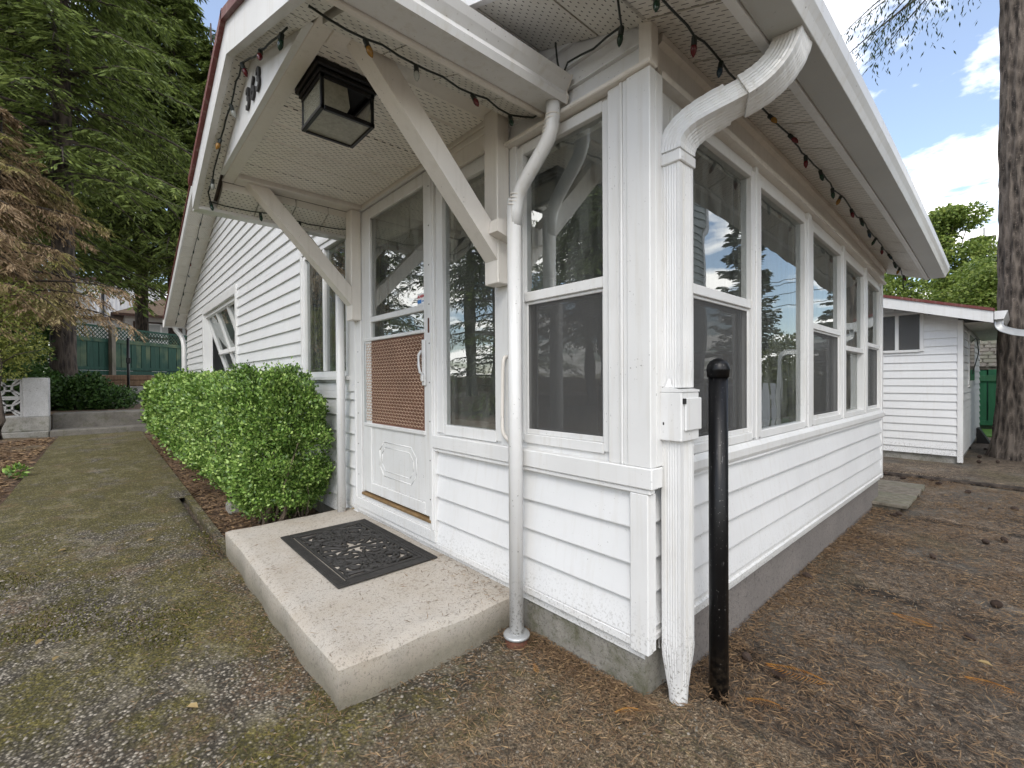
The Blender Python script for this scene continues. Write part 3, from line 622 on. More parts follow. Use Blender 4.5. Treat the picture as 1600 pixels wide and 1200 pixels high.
# --- windows
def window(f, u0, u1, z0, z1, rail=None, screen=False, parent=house, fwid=0.038, sagg=False, name='window', frame='white_trim', mull=None, back=-0.055, front=0.014):
    mb = MB()
    def bx(a, b, c, d, w0, w1, mbb=None):
        p = f(a, c, -w1); q = f(b, d, -w0); (mbb or mb).bbox(p[0], q[0], p[1], q[1], p[2], q[2], 0.0025)
    bx(u0-0.012, u0+fwid, z0, z1, back, front); bx(u1-fwid, u1+0.012, z0, z1, back, front)
    bx(u0+fwid, u1-fwid, z1-fwid, z1+0.008, back, front-0.001); bx(u0+fwid, u1-fwid, z0-0.008, z0+fwid*0.9, back, front-0.001)
    if rail: bx(u0+fwid, u1-fwid, rail-0.024, rail+0.018, back, front-0.004)
    if mull: 
        for x in mull: bx(x-0.02, x+0.02, z0+fwid, z1-fwid, back, front-0.003)
    wo = mb.build(name, frame, parent, sagging=sagg)
    a, b = u0+fwid, u1-fwid
    def pane(c, d, w, nm='pane', mt='glass', a=a, b=b):
        q = MB(); q.add([f(a, c, -w), f(b, c, -w), f(b, d, -w), f(a, d, -w)], [(0, 1, 2, 3)]); return q.build(nm, mt, wo, sagging=sagg)
    def sash(c, d, w, t=0.022):
        q = MB()
        for (e, g, h, i_) in ((a, a+t, c, d), (b-t, b, c, d), (a+t, b-t, c, c+t), (a+t, b-t, d-t, d)): bx(e, g, h, i_, w-0.022, w, q)
        return q.build('sash', 'cream_trim', wo, sagging=sagg)
    lo, hi = z0+fwid*0.9, z1-fwid
    if rail:
        pane(rail+0.018, hi, -0.012); sash(rail-0.02, hi, -0.040)
        pane(lo, rail-0.024, -0.034); sash(lo, rail-0.024, -0.038)
        if screen:
            pane(lo+0.006, rail-0.030, -0.006, 'insect_screen', 'screen', a+0.006, b-0.006)
            q = MB(); t = 0.014
            for (e, g, h, i_) in ((a, a+t, lo, rail-0.024), (b-t, b, lo, rail-0.024), (a+t, b-t, lo, lo+t*1.6), (a+t, b-t, rail-0.024-t, rail-0.024)): bx(e, g, h, i_, -0.012, -0.001, q)
            q.build('screen_frame', 'white_metal', wo, sagging=sagg)
    else:
        pane(lo, hi, -0.012); sash(lo, hi, -0.045, 0.03)
    return wo
for (a, b, c, d, r_, s_) in S_WIN: window(fs_, a, b, c, d, r_, s_, side_wall, 0.034, True)
for (a, b) in ((0.985, 1.04), (1.815, 1.915), (2.66, 2.735), (3.40, 3.475)):
    part('mullion', 'white_trim', [(XS-0.014, XS+0.006, a+0.012, b-0.012, 0.745, 2.118)], side_wall, 0.003, True)
window(ff, -1.38, -0.82, 0.755, 2.15, None, False, front_wall, 0.052)
window(ff, -0.705, -0.195, 0.775, 2.10, 1.425, True, front_wall, 0.036)
w2 = window(ff, -3.70, -2.66, 1.10, 2.22, None, False, front_wall, 0.035, mull=[-3.18])
for k in range(6):
    q = MB(); q.bbox(-3.665+k*0.078, -3.665+k*0.078+0.062, FY+0.05, FY+0.058, 1.13, 2.19, 0.002); q.build('blind_slat', 'curtain', w2)
part('window_sill', 'white_trim', [(-3.76, -2.61, -0.035, FY, 1.058, 1.092)], front_wall, 0.004)
part('window_trim', 'white_trim', [(-3.76, -3.712, -0.012, FY, 1.092, 2.27), (-3.712, -2.63, -0.012, FY, 2.228, 2.27)], front_wall)
# picture window on the long wall with its sash tipped inwards
mb = MB()
for bx in ((-9.47, -9.38, -0.022, FY+0.12, 1.12, 2.42), (-6.62, -6.53, -0.022, FY+0.12, 1.12, 2.42), (-9.38, -6.62, -0.022, FY+0.12, 2.30, 2.42), (-9.38, -6.62, -0.022, FY+0.2, 1.12, 1.21)): mb.bbox(*bx, 0.004)
wm = mb.build('window', 'white_trim', front_wall)
def tilt(u, z, o=0.0): return (u, FY+0.03+0.33*(2.30-z)/1.09+o, z)
mb = MB()
for a in (-9.36, -8.43, -7.50, -6.64): mb.bar(tilt(a, 1.21), tilt(a, 2.30), 0.085, 0.05, (0, 1, 0))
for z in (1.24, 1.60, 2.27): mb.bar(tilt(-9.36, z, -0.004), tilt(-6.64, z, -0.004), 0.05, 0.075, (0, 0.2, 1))
mb.build('sash', 'white_trim', wm)
mb = MB(); mb.add([tilt(-9.36, 1.21, 0.012), tilt(-6.64, 1.21, 0.012), tilt(-6.64, 2.30, 0.012), tilt(-9.36, 2.30, 0.012)], [(0, 1, 2, 3)]); mb.build('pane', 'glass', wm)
mb = MB(); mb.box(-9.6, -6.4, 1.3, 1.4, 0.9, 2.5); mb.build('curtain', 'room_wall', wm)

# --- storm door
DY = FY-0.016
mb = MB()
for bx in ((-2.49, -2.375, -0.020, FY+0.1, 0.19, 2.335), (-1.452, -1.39, -0.020, FY+0.1, 0.19, 2.335), (-2.375, -1.452, -0.020, FY+0.1, 2.275, 2.335), (-2.49, -1.39, -0.022, FY, 0.125, 0.19), (-2.375, -1.452, -0.010, FY+0.1, 0.19, 0.225)): mb.bbox(*bx, 0.003)
frame = mb.build('door_frame', 'white_trim', house)
part('threshold', 'ochre_wood', [(-2.372, -1.425, -0.024, 0.02, 0.2255, 0.244)], frame)
part('brick_mould', 'white_trim', [(-1.425, -1.405, -0.027, FY, 0.19, 2.335), (-2.478, -2.46, -0.027, FY, 0.19, 2.335)], frame)
mb = MB()
for bx in ((-2.370, -2.235, 0, 1, 0.255, 2.27), (-1.515, -1.457, 0, 1, 0.255, 2.27), (-2.235, -1.515, 0, 1, 2.195, 2.27), (-2.235, -1.515, 0, 1, 0.255, 0.330), (-2.235, -1.515, 0, 1, 1.462, 1.500), (-2.330, -1.500, 0.01, 1, 1.330, 1.352), (-2.330, -1.500, 0.01, 1, 0.728, 0.752)):
    y0 = DY-0.006 if bx[2] == 0 else DY-0.014
    mb.bbox(bx[0], bx[1], y0, DY+0.032, bx[4], bx[5], 0.004)
door = mb.build('storm_door', 'white_metal', house)
for c, d in ((1.500, 2.195), (1.352, 1.462)):
    q = MB(); q.add([(-2.235, DY+0.012, c), (-1.515, DY+0.012, c), (-1.515, DY+0.012, d), (-2.235, DY+0.012, d)], [(0, 1, 2, 3)]); q.build('pane', 'glass', door)
part('kick_panel', 'white_metal', [(-2.235, -1.515, DY+0.002, DY+0.022, 0.330, 0.728)], door)
q = MB()
for s_, t in ((0.0, 0.010), (0.035, 0.008)):
    x0, x1, z0, z1, ch = -2.115+s_, -1.625-s_, 0.405+s_, 0.635-s_, 0.06-s_*0.4
    oc = [(x0+ch, z0), (x1-ch, z0), (x1, z0+ch), (x1, z1-ch), (x1-ch, z1), (x0+ch, z1), (x0, z1-ch), (x0, z0+ch)]
    pts = [(x, DY+0.002, z) for x, z in oc]
    for a, b in zip(pts, pts[1:]+pts[:1]): q.tube([a, b], t*0.34, 6)
q.build('embossed_moulding', 'white_metal', door)
# expanded-metal guard over a brown panel
part('guard_backing', 'brown_panel', [(-2.318, -1.515, DY+0.003, DY+0.006, 0.752, 1.330)], door)
q = MB(); nz, nx = 28, 40; dz = (1.328-0.754)/nz; dx = (2.300-1.522)/nx
for i in range(nz+1):
    pts = []
    for j in range(nx+1):
        pts.append((-2.300+j*dx, DY-0.006-0.004*((i+j) % 2), 0.754+i*dz+(0.30*dz if (i+j) % 2 else -0.30*dz)))
    for a, b in zip(pts, pts[1:]):
        if a[2] > 0.753 and b[2] > 0.753 and a[2] < 1.329 and b[2] < 1.329: q.bar(a, b, 0.003, 0.0042)
q.build('expanded_metal_guard', 'brown_grille', door)
part('guard_edge', 'galvanised', [(-2.330, -2.300, DY-0.013, DY-0.004, 0.752, 1.330)], door)
q = MB(); q.bbox(-1.520, -1.486, DY-0.020, DY-0.006, 1.02, 1.29, 0.004); q.tube([(-1.520, DY-0.02, 1.225), (-1.524, DY-0.036, 1.20), (-1.522, DY-0.038, 1.14), (-1.516, DY-0.034, 1.10), (-1.51, DY-0.02, 1.085)], 0.008, 8)
q.bbox(-1.512, -1.488, DY-0.034, DY-0.02, 1.045, 1.085, 0.004); q.build('handle', 'white_metal', door)
part('latch', 'rust', [(-1.4515, -1.437, -0.0225, -0.019, 1.325, 1.41)], frame, 0.001)
for x in (-2.425, -1.438):
    for k in range(9): part('screw', 'dark_iron', [(x-0.004, x+0.004, -0.0225, -0.018, 0.36+k*0.225, 0.368+k*0.225)], frame, 0.002)
st_ = part('alarm_sticker', 'sign_white', [(-1.605, -1.520, DY+0.006, DY+0.0095, 1.502, 1.572)], door, 0.0005)
def text(s, size, mat, parent, mtx, ext=0.001, name='lettering', bold=0.0):
    c = bpy.data.curves.new('t', 'FONT'); c.body = s; c.size = size; c.extrude = ext; c.offset = bold; c.align_x = 'CENTER'; c.align_y = 'CENTER'; c.resolution_u = 3
    o = bpy.data.objects.new('t', c); col.objects.link(o); bpy.context.view_layer.update()
    me = bpy.data.meshes.new_from_object(o); bpy.data.objects.remove(o); me.transform(mtx); me.transform(Matrix.Translation(-Vector(ORG[parent])))
    return link(name, me, mat, parent)
FRONT = Matrix.Rotation(R(90), 4, 'X')
text('ALARM', 0.024, 'sign_red', door, Matrix.Translation((-1.5625, DY+0.0045, 1.552)) @ FRONT, 0.0006, 'sticker_lettering', 0.0006)
part('sticker_band', 'sign_blue', [(-1.600, -1.558, DY+0.0045, DY+0.007, 1.512, 1.534), (-1.552, -1.526, DY+0.0045, DY+0.007, 1.520, 1.526)], door, 0.0003)
part('window_label', 'yellow_leaf', [(-1.575, -1.525, DY+0.016, DY+0.018, 1.385, 1.455)], door, 0.0005)
# inner door and roller blind behind the storm door
mb = MB(); mb.bbox(-2.37, -1.46, 0.13, 0.16, 0.25, 1.36, 0.004).bbox(-2.37, -2.27, 0.13, 0.16, 1.36, 2.28, 0.004).bbox(-1.56, -1.46, 0.13, 0.16, 1.36, 2.28, 0.004)
mb.build('inner_door', 'brown_panel', house)
mb = MB(); mb.bbox(-2.26, -1.48, 0.075, 0.085, 2.04, 2.26, 0.003).tube([(-2.26, 0.08, 2.035), (-1.48, 0.08, 2.035)], 0.014, 8).tube([(-1.82, 0.07, 2.2), (-1.82, 0.07, 1.98)], 0.008, 6); mb.build('roller_blind', 'linen', house)
# room behind the glass
mb = MB(); mb.box(-3.0, XS-0.13, 0.16, YB-0.11, 0.13, 0.20); mb.build('interior_floor', 'room_floor', house)
mb = MB(); mb.box(-3.0, XS-0.13, 0.13, YB-0.11, 2.26, 2.30); mb.build('interior_ceiling', 'room_ceiling', house)
mb = MB(); mb.box(-2.98, -2.90, 0.13, YB-0.11, 0.2, 2.26).box(-2.9, XS-0.2, YB-0.2, YB-0.11, 0.2, 2.26); mb.build('interior_wall', 'room_wall', house)
mb = MB(); mb.bbox(-2.5, -1.2, 2.9, 3.7, 0.2, 1.0, 0.03).bbox(-2.5, -1.2, 3.4, 3.75, 1.0, 1.35, 0.05); tag(mb.build('sofa', 'room_brick', loc=(-1.85, 3.3, 0.2)), 'dull red sofa inside the glazed corner porch', 'sofa')
# ------------------------------------------------------------------ roofs, soffits, gutters
def slope_slab(mb, x0, x1, y0, y1, zf, lo, hi):
    p = [(x0, zf(x0)+lo), (x1, zf(x1)+lo), (x1, zf(x1)+hi), (x0, zf(x0)+hi)]; mb.prism(p, y0, y1, 'y')
mb = MB()
slope_slab(mb, -12.10, RIDGE_X, -0.36, 9.8, zsof, 0.06, 0.20); slope_slab(mb, RIDGE_X, -3.0, -0.36, 9.8, zsof, 0.06, 0.20); slope_slab(mb, -3.0, 0.24, -0.36, 4.3, zsof, 0.062, 0.202)
roof = mb.build('roof', 'shingle', house)
def fascia_run(parent, x0, x1, zf, y0, y1, lo, hi, mat, name): 
    q = MB(); slope_slab(q, x0, x1, y0, y1, zf, lo, hi); return q.build(name, mat, parent)
fascia_run(roof, -12.12, RIDGE_X, zsof, -0.385, -0.36, -0.012, 0.16, 'white_trim', 'rake_fascia'); fascia_run(roof, RIDGE_X, 0.24, zsof, -0.385, -0.36, -0.012, 0.16, 'white_trim', 'rake_fascia')
fascia_run(roof, -12.13, RIDGE_X, zsof, -0.40, -0.36, 0.162, 0.21, 'red_edge', 'drip_edge'); fascia_run(roof, RIDGE_X, 0.25, zsof, -0.40, -0.36, 0.162, 0.21, 'red_edge', 'drip_edge')
xs = np.arange(-12.1, RIDGE_X, 0.31)
for a in xs: fascia_run(roof, a+0.004, min(a+0.304, RIDGE_X), zsof, -0.358, -0.006, 0.0, 0.02, 'soffit_dots', 'soffit_panel')
for a in np.arange(RIDGE_X, -0.06, 0.31): fascia_run(roof, a+0.004, min(a+0.304, -0.02), zsof, -0.358, -0.006, 0.0, 0.02, 'soffit_dots', 'soffit_panel')
# left eave end and its downspout
q = MB(); q.prism([(-12.22, 2.30), (-12.12, 2.30), (-12.12, 2.46), (-12.24, 2.46)], -0.40, 9.8, 'y'); q.build('gutter', 'white_metal', roof)
q = MB(); q.tube([(-12.17, -0.18, 2.31), (-12.15, -0.16, 2.24), (-12.0, -0.08, 2.10), (-11.86, -0.06, 1.98), (-11.84, -0.05, 1.85), (-11.84, -0.05, G-0.02)], 0.05, 8); q.build('downspout', 'white_metal', house)
# right eave
for k in range(15):
    y0 = -0.34+k*0.31
    q = MB(); ys = (y0+0.004, min(y0+0.306, YB+0.20)); p = [(XS+0.014, zsof(XS+0.014)), (0.236, zsof(0.236)), (0.236, zsof(0.236)+0.018), (XS+0.014, zsof(XS+0.014)+0.018)]
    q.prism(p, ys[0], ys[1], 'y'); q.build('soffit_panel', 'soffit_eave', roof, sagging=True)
ZG = zsof(0.25)
segbar('eave_fascia', 'white_trim', [(0.236, ZG-0.006), (0.264, ZG-0.006), (0.264, ZG+0.16), (0.236, ZG+0.16)], -0.36, YB+0.21, roof, 12)
gut = segbar('gutter', 'white_metal', [(0.2655, ZG+0.006), (0.372, ZG+0.002), (0.384, ZG+0.03), (0.398, ZG+0.055), (0.402, ZG+0.10), (0.392, ZG+0.10), (0.2655, ZG+0.085)], -0.40, YB+0.22, roof, 12)
segbar('gutter_shade_strip', 'gutter_shade_grey', [(0.268, ZG+0.0035), (0.371, ZG-0.0005), (0.371, ZG+0.0010), (0.268, ZG+0.0050)], -0.40, YB+0.218, roof, 12)  # thin added strip; shade under the gutter is put into its grey
# rectangular corrugated downspout at the corner
def rect_prof(a, b, ribs=True):
    pr = []
    def edge(p, q, n=7):
        for i in range(n*2+1):
            t = i/(n*2+1); x = p[0]+(q[0]-p[0])*t; y = p[1]+(q[1]-p[1])*t
            L = math.hypot(*p) or 1; nx, ny = (q[1]-p[1]), -(q[0]-p[0]); l = math.hypot(nx, ny)
            d = (0.0022 if i % 2 else 0.0) if 2 < i < n*2-1 else 0.0
            pr.append((x-nx/l*d, y-ny/l*d))
    c = [(-a, -b), (a, -b), (a, b), (-a, b)]
    for p, q in zip(c, c[1:]+c[:1]): edge(p, q)
    return pr
def rect_sweep(pts, a, b, crimp=()):
    q = MB(); sc = [1-(0.022 if i in crimp else 0) for i in range(len(pts))]
    return q.sweep(pts, rect_prof(a, b), refup=(0, 1, 0.001), scale=sc, smooth=False)
DX, DYY = 0.015, 0.102
ds = rect_sweep([(DX, DYY, 1.02), (DX, DYY, 1.84)], 0.036, 0.048).build('downspout', 'white_metal', house)
rect_sweep([(DX, DYY, 0.10), (DX, DYY, 0.85)], 0.036, 0.048).build('lower_pipe', 'white_metal', ds)
# tapered foot shoe
q = MB(); pr = rect_prof(0.037, 0.049); n = len(pr); rings = []
for z, s_, rd in ((0.11, 1.0, 0), (0.07, 0.98, 0.1), (0.0, 0.86, 0.45), (-0.07, 0.74, 0.9), (-0.115, 0.70, 1.0)):
    rings += [(DX+(x*(1-rd)+0.045*math.cos(math.atan2(y, x))*rd)*s_, DYY+(y*(1-rd)+0.045*math.sin(math.atan2(y, x))*rd)*s_, z) for x, y in pr]
q.add(rings, [(i*n+j, i*n+(j+1) % n, (i+1)*n+(j+1) % n, (i+1)*n+j) for i in range(4) for j in range(n)]); q.build('foot_shoe', 'white_metal', ds)
q = MB(); q.lathe((DX, DYY, G-0.05), [(0.046, 0), (0.046, 0.045), (0.040, 0.048)], 18); q.build('drain_collar', 'galvanised', ds)
arc = []
P0, P1, P2, P3 = map(np.array, ((DX, DYY, 1.84), (DX, DYY, 1.905), (0.05, 0.128, 1.945), (0.15, 0.195, 1.995)))
for t in np.linspace(0, 1, 29): arc.append(P0*(1-t)**3+3*P1*t*(1-t)**2+3*P2*t*t*(1-t)+P3*t**3)
rect_sweep(arc, 0.0415, 0.054, crimp=range(3, 28, 4)).build('lower_elbow', 'white_metal', ds)
P3b = P3+(P3-P2)/np.linalg.norm(P3-P2)*0.06
rect_sweep([P3-(P3-P2)*0.1, P3b], 0.0355, 0.0475).build('offset_pipe', 'white_metal', ds)
arc = []; Q0 = P3b-(P3-P2)*0.08; Q1 = Q0+(P3-P2)/np.linalg.norm(P3-P2)*0.07; Q2 = np.array((0.318, 0.295, 2.09)); Q3 = np.array((0.325, 0.30, 2.20))
for t in np.linspace(0, 1, 29): arc.append(Q0*(1-t)**3+3*Q1*t*(1-t)**2+3*Q2*t*t*(1-t)+Q3*t**3)
rect_sweep(arc, 0.0425, 0.055, crimp=range(3, 28, 4)).build('upper_elbow', 'white_metal', ds)
q = MB(); q.bbox(DX-0.043, DX+0.043, DYY-0.0555, DYY+0.055, 1.795, 1.832, 0.003).bbox(-0.06, DX-0.03, DYY-0.056, DYY-0.050, 1.79, 1.835, 0.002)
q.bbox(DX+0.042, DX+0.0445, DYY-0.045, DYY-0.036, 1.808, 1.818, 0.001); q.build('strap', 'white_metal', ds)
q = MB(); q.bbox(DX-0.048, DX+0.050, DYY-0.066, DYY+0.060, 0.835, 1.005, 0.004).prism([(DX-0.048, 1.005), (DX+0.052, 1.005), (DX+0.052, 1.012), (DX-0.048, 1.030)], DYY-0.066, DYY+0.060, 'y')
q.bbox(DX+0.05, DX+0.058, DYY-0.050, DYY+0.064, 0.872, 0.985, 0.003); box_ = q.build('diverter_box', 'white_metal', ds)
for bx in ((DX+0.045, DX+0.0595, DYY-0.058, DYY-0.049, 0.965, 0.984), (DX-0.020, DX-0.014, DYY-0.067, DYY-0.064, 0.89, 0.90)):
    part('screw', 'dark_iron', [bx], ds, 0.001)
pr = rect_prof(0.0365, 0.0485); q = MB(); rings = []; n = len(pr)
for z, s_ in ((1.085, 1.0), (1.05, 0.97), (1.022, 0.86)): rings += [(DX+x*s_, DYY+y*s_, z) for x, y in pr]
q.add(rings, [(i*n+j, i*n+(j+1) % n, (i+1)*n+(j+1) % n, (i+1)*n+j) for i in range(2) for j in range(n)])
q.add([(DX-0.022+0.03*t-0.0, DYY-0.0505+0.002*math.sin(t*3), 1.022+0.032*math.sin(t*math.pi)) for t in np.linspace(0, 1, 9)]+[(DX-0.012, DYY-0.062, 1.022)], [(i, i+1, 9) for i in range(8)]); q.build('spigot_collar', 'white_metal', ds)

# ------------------------------------------------------------------ gabled hood over the door
CX_, CR, CS = -1.585, 2.55, 0.36
def zc(x): return CR-CS*abs(x-CX_)
EL, ER = -2.665, -0.505
mb = MB(); slope_slab(mb, EL, CX_, -0.955, 0.0, zc, 0.05, 0.17); slope_slab(mb, CX_, ER, -0.955, 0.0, zc, 0.05, 0.17)
hood = mb.build('entry_hood', 'shingle', house)
for a, b in ((EL-0.012, CX_), (CX_, ER+0.012)):
    fascia_run(hood, a, b, zc, -0.985, -0.955, -0.010, 0.14, 'white_trim', 'rake_fascia'); fascia_run(hood, a-0.01, b+0.01, zc, -1.005, -0.955, 0.142, 0.185, 'red_edge', 'drip_edge')
for a, b in ((EL, CX_), (CX_, ER)):
    n = 4
    for k in range(n):
        u = a+(b-a)*k/n; v = a+(b-a)*(k+1)/n; fascia_run(hood, u+0.003, v-0.003, zc, -0.954, -0.887, 0.0, 0.015, 'soffit_dots', 'soffit_panel')
zb = 2.288; hw = (CR-zb)/CS-0.01
q = MB(); q.prism([(CX_-hw-0.06, zb), (CX_+hw+0.06, zb), (CX_, CR+0.012)], -0.886, -0.862, 'y'); ped = q.build('pediment', 'white_trim', hood)
part('front_beam', 'cream_trim', [(-2.46, -0.715, -0.862, -0.80, zb-0.002, 2.40)], hood)
part('beam', 'cream_trim', [(-2.455, -2.335, -0.80, -0.001, zb-0.004, 2.36)], hood); part('beam', 'cream_trim', [(-0.870, -0.735, -0.80, -0.001, zb-0.004, 2.36)], hood)
for k in range(8):
    a = -2.335+k*0.1831
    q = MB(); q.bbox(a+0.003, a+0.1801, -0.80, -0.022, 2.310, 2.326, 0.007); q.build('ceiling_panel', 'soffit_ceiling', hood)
    if k: 
        q = MB(); q.bbox(a-0.006, a+0.006, -0.80, -0.022, 2.3185, 2.328, 0.001); q.build('ceiling_seam', 'cream_trim', hood)
part('wall_moulding', 'cream_trim', [(-2.335, -0.870, -0.022, -0.001, 2.292, 2.33)], hood)
for (a, b) in ((EL+0.02, -2.456), (-0.734, ER-0.02)):
    for k in range(4):
        y0 = -0.86+k*0.215; q = MB(); slope_slab(q, a, b, y0+0.003, y0+0.212, zc, 0.0, 0.046); q.build('soffit_panel', 'soffit_dots', hood)
# eaves: fascias, gutter on the right
part('eave_fascia', 'white_trim', [(EL-0.002, EL+0.020, -0.955, -0.004, zc(EL)-0.012, zc(EL)+0.13)], hood)
part('eave_fascia', 'cream_trim', [(ER-0.022, ER+0.002, -0.955, -0.004, zc(ER)-0.006, zc(ER)+0.13)], hood)
ZE = zc(ER)+0.004
gp = [(ER+0.004, ZE), (ER+0.118, ZE-0.012), (ER+0.128, ZE+0.012), (ER+0.118, ZE+0.035), (ER+0.138, ZE+0.06), (ER+0.150, ZE+0.085), (ER+0.140, ZE+0.088), (ER+0.004, ZE+0.088)]
q = MB(); q.prism(gp, -0.99, -0.03, 'y'); gt = q.build('gutter', 'white_metal', hood)
q = MB(); q.prism([(x+0.003*(1 if x > ER+0.05 else 0), z-(0.003 if z < ZE+0.005 else -0.002)) for x, z in gp], -0.0295, -0.024, 'y'); q.build('gutter_end_cap', 'cream_trim', hood)
# braces and posts
for bx_, px_ in ((-2.415, -2.420), (-0.792, -0.795)):
    part('wall_post', 'cream_trim', [(px_-0.048, px_+0.048, -0.085, -0.0125, 1.49, zb-0.006)], hood, 0.004)
    q = MB(); q.hexa([(bx_-0.043, -0.086, 1.595), (bx_+0.043, -0.086, 1.595), (bx_+0.043, -0.086, 1.725), (bx_-0.043, -0.086, 1.725), (bx_-0.043, -0.735, zb-0.005), (bx_+0.043, -0.735, zb-0.005), (bx_+0.043, -0.615, zb-0.005), (bx_-0.043, -0.615, zb-0.005)])
    q.build('knee_brace', 'cream_trim', hood)
q = MB(); q.hexa([(-0.748, -0.135, 1.70), (-0.690, -0.135, 1.70), (-0.690, -0.03, 1.675), (-0.748, -0.03, 1.675), (-0.748, -0.13, 1.755), (-0.690, -0.13, 1.755), (-0.690, -0.03, 1.765), (-0.748, -0.03, 1.765)]); q.build('pipe_block', 'cream_trim', hood)
# round downspouts of the hood
def bend(P, n=6):
    P = [np.array(p, float) for p in P]; o = [P[0]]
    for a, b, c in zip(P, P[1:], P[2:]):
        u = b+(a-b)/np.linalg.norm(a-b)*min(0.06, np.linalg.norm(a-b)*0.45); v = b+(c-b)/np.linalg.norm(c-b)*min(0.06, np.linalg.norm(c-b)*0.45)
        for t in np.linspace(0, 1, n): o.append(u*(1-t)**2+2*b*t*(1-t)+v*t*t)
    return o+[P[-1]]
q = MB(); q.tube(bend([(-0.42, -0.068, ZE-0.002), (-0.42, -0.072, 2.035), (-0.615, -0.086, 1.845), (-0.635, -0.086, 1.70)]), 0.029, 16); q.tube([(-0.635, -0.086, 1.83), (-0.635, -0.086, -0.055)], 0.031, 16)
pr_ = q.build('round_downspout', 'white_metal', hood)
q = MB()
for z in (2.10, 2.085, 2.07, 2.055, 2.04): q.tube([(-0.42-0.006*(2.1-z)/0.02, -0.072, z), (-0.42-0.006*(2.1-z)/0.02, -0.072, z+0.0045)], 0.0305, 14)
for k in range(4): q.tube([(-0.612-0.005*k, -0.086, 1.845-0.014*k), (-0.613-0.005*k, -0.086, 1.841-0.014*k)], 0.0335, 14)
q.build('pipe_crimps', 'cream_trim', hood)
q = MB(); q.lathe((-0.635, -0.086, -0.062), [(0.058, 0), (0.058, 0.008), (0.052, 0.012), (0.034, 0.013)], 20); q.build('pipe_flange', 'galvanised', hood)
q = MB(); q.lathe((-0.635, -0.086, G-0.04), [(0.050, 0), (0.050, 0.076)], 20); q.build('drain_stub', 'rust', hood)
q = MB(); q.tube(bend([(-2.74, -0.30, zc(EL)-0.01), (-2.73, -0.22, 2.06), (-2.60, -0.10, 1.80), (-2.595, -0.085, 1.70)]), 0.030, 12); q.tube([(-2.598, -0.083, 1.80), (-2.600, -0.083, 0.055)], 0.031, 14); q.build('round_downspout', 'white_metal', hood)
q = MB(); q.prism([(EL-0.005, zc(EL)), (EL-0.11, zc(EL)), (EL-0.13, zc(EL)+0.08), (EL-0.005, zc(EL)+0.08)], -0.97, -0.03, 'y'); q.build('gutter', 'white_metal', hood)
q = MB(); q.tube(bend([(-0.772, -0.008, 1.16), (-0.772, -0.036, 1.155), (-0.778, -0.038, 0.85), (-0.772, -0.04, 0.80), (-0.755, -0.012, 0.76)]), 0.0085, 8); q.build('conduit', 'cream_trim', front_wall)
# house number
for ch, x in (('3', -1.615), ('6', -1.520), ('3', -1.425)):
    text(ch, 0.135, 'dark_iron', hood, Matrix.Translation((x, -0.892, 2.385)) @ FRONT, 0.005, 'house_number', 0.004)
# porch lamp
lx0, lx1, ly0, ly1, lz0, lz1 = -1.235, -1.005, -0.770, -0.548, 2.125, 2.275
q = MB(); q.bbox(lx0-0.022, lx1+0.022, ly0-0.022, ly1+0.022, 2.280, 2.311, 0.006).bbox(lx0-0.010, lx1+0.010, ly0-0.010, ly1+0.010, 2.262, 2.280, 0.004)
t = 0.014
for x in (lx0, lx1-t):
    for y in (ly0, ly1-t): q.bbox(x, x+t, y, y+t, lz0, 2.262, 0.002)
for z in (lz0-0.002, lz1-0.03):
    for bx in ((lx0, lx1, ly0-0.002, ly0+t), (lx0, lx1, ly1-t, ly1+0.002), (lx0-0.002, lx0+t, ly0+t, ly1-t), (lx1-t, lx1+0.002, ly0+t, ly1-t)): q.bbox(*bx, z, z+0.018, 0.002)
lamp = q.build('porch_lamp', 'black_metal', house)
for vs_ in ([(lx0+t, ly0+t, lz0+0.004), (lx1-t, ly0+t, lz0+0.004), (lx1-t, ly1-t, lz0+0.004), (lx0+t, ly1-t, lz0+0.004)],
            [(lx0+t, ly0+0.004, lz0+0.016), (lx1-t, ly0+0.004, lz0+0.016), (lx1-t, ly0+0.004, lz1-0.03), (lx0+t, ly0+0.004, lz1-0.03)],
            [(lx0+t, ly1-0.004, lz0+0.016), (lx1-t, ly1-0.004, lz0+0.016), (lx1-t, ly1-0.004, lz1-0.03), (lx0+t, ly1-0.004, lz1-0.03)],
            [(lx0+0.004, ly0+t, lz0+0.016), (lx0+0.004, ly1-t, lz0+0.016), (lx0+0.004, ly1-t, lz1-0.03), (lx0+0.004, ly0+t, lz1-0.03)],
            [(lx1-0.004, ly0+t, lz0+0.016), (lx1-0.004, ly0+0.105, lz0+0.016), (lx1-0.004, ly0+0.118, lz0+0.045), (lx1-0.004, ly0+0.108, lz1-0.03), (lx1-0.004, ly0+t, lz1-0.03)],
            [(lx1-0.004, ly1-0.03, lz0+0.016), (lx1-0.004, ly1-t, lz0+0.016), (lx1-0.004, ly1-t, lz0+0.075)]):
    g_ = MB(); g_.add(vs_, [tuple(range(len(vs_)))]); g_.build('lamp_pane', 'lamp_glass', lamp)
q = MB(); q.lathe((-1.12, -0.66, 2.19), [(0.012, -0.045), (0.028, -0.03), (0.030, -0.01), (0.016, 0.03), (0.016, 0.075)], 12); q.build('lamp_socket', 'black_metal', lamp)

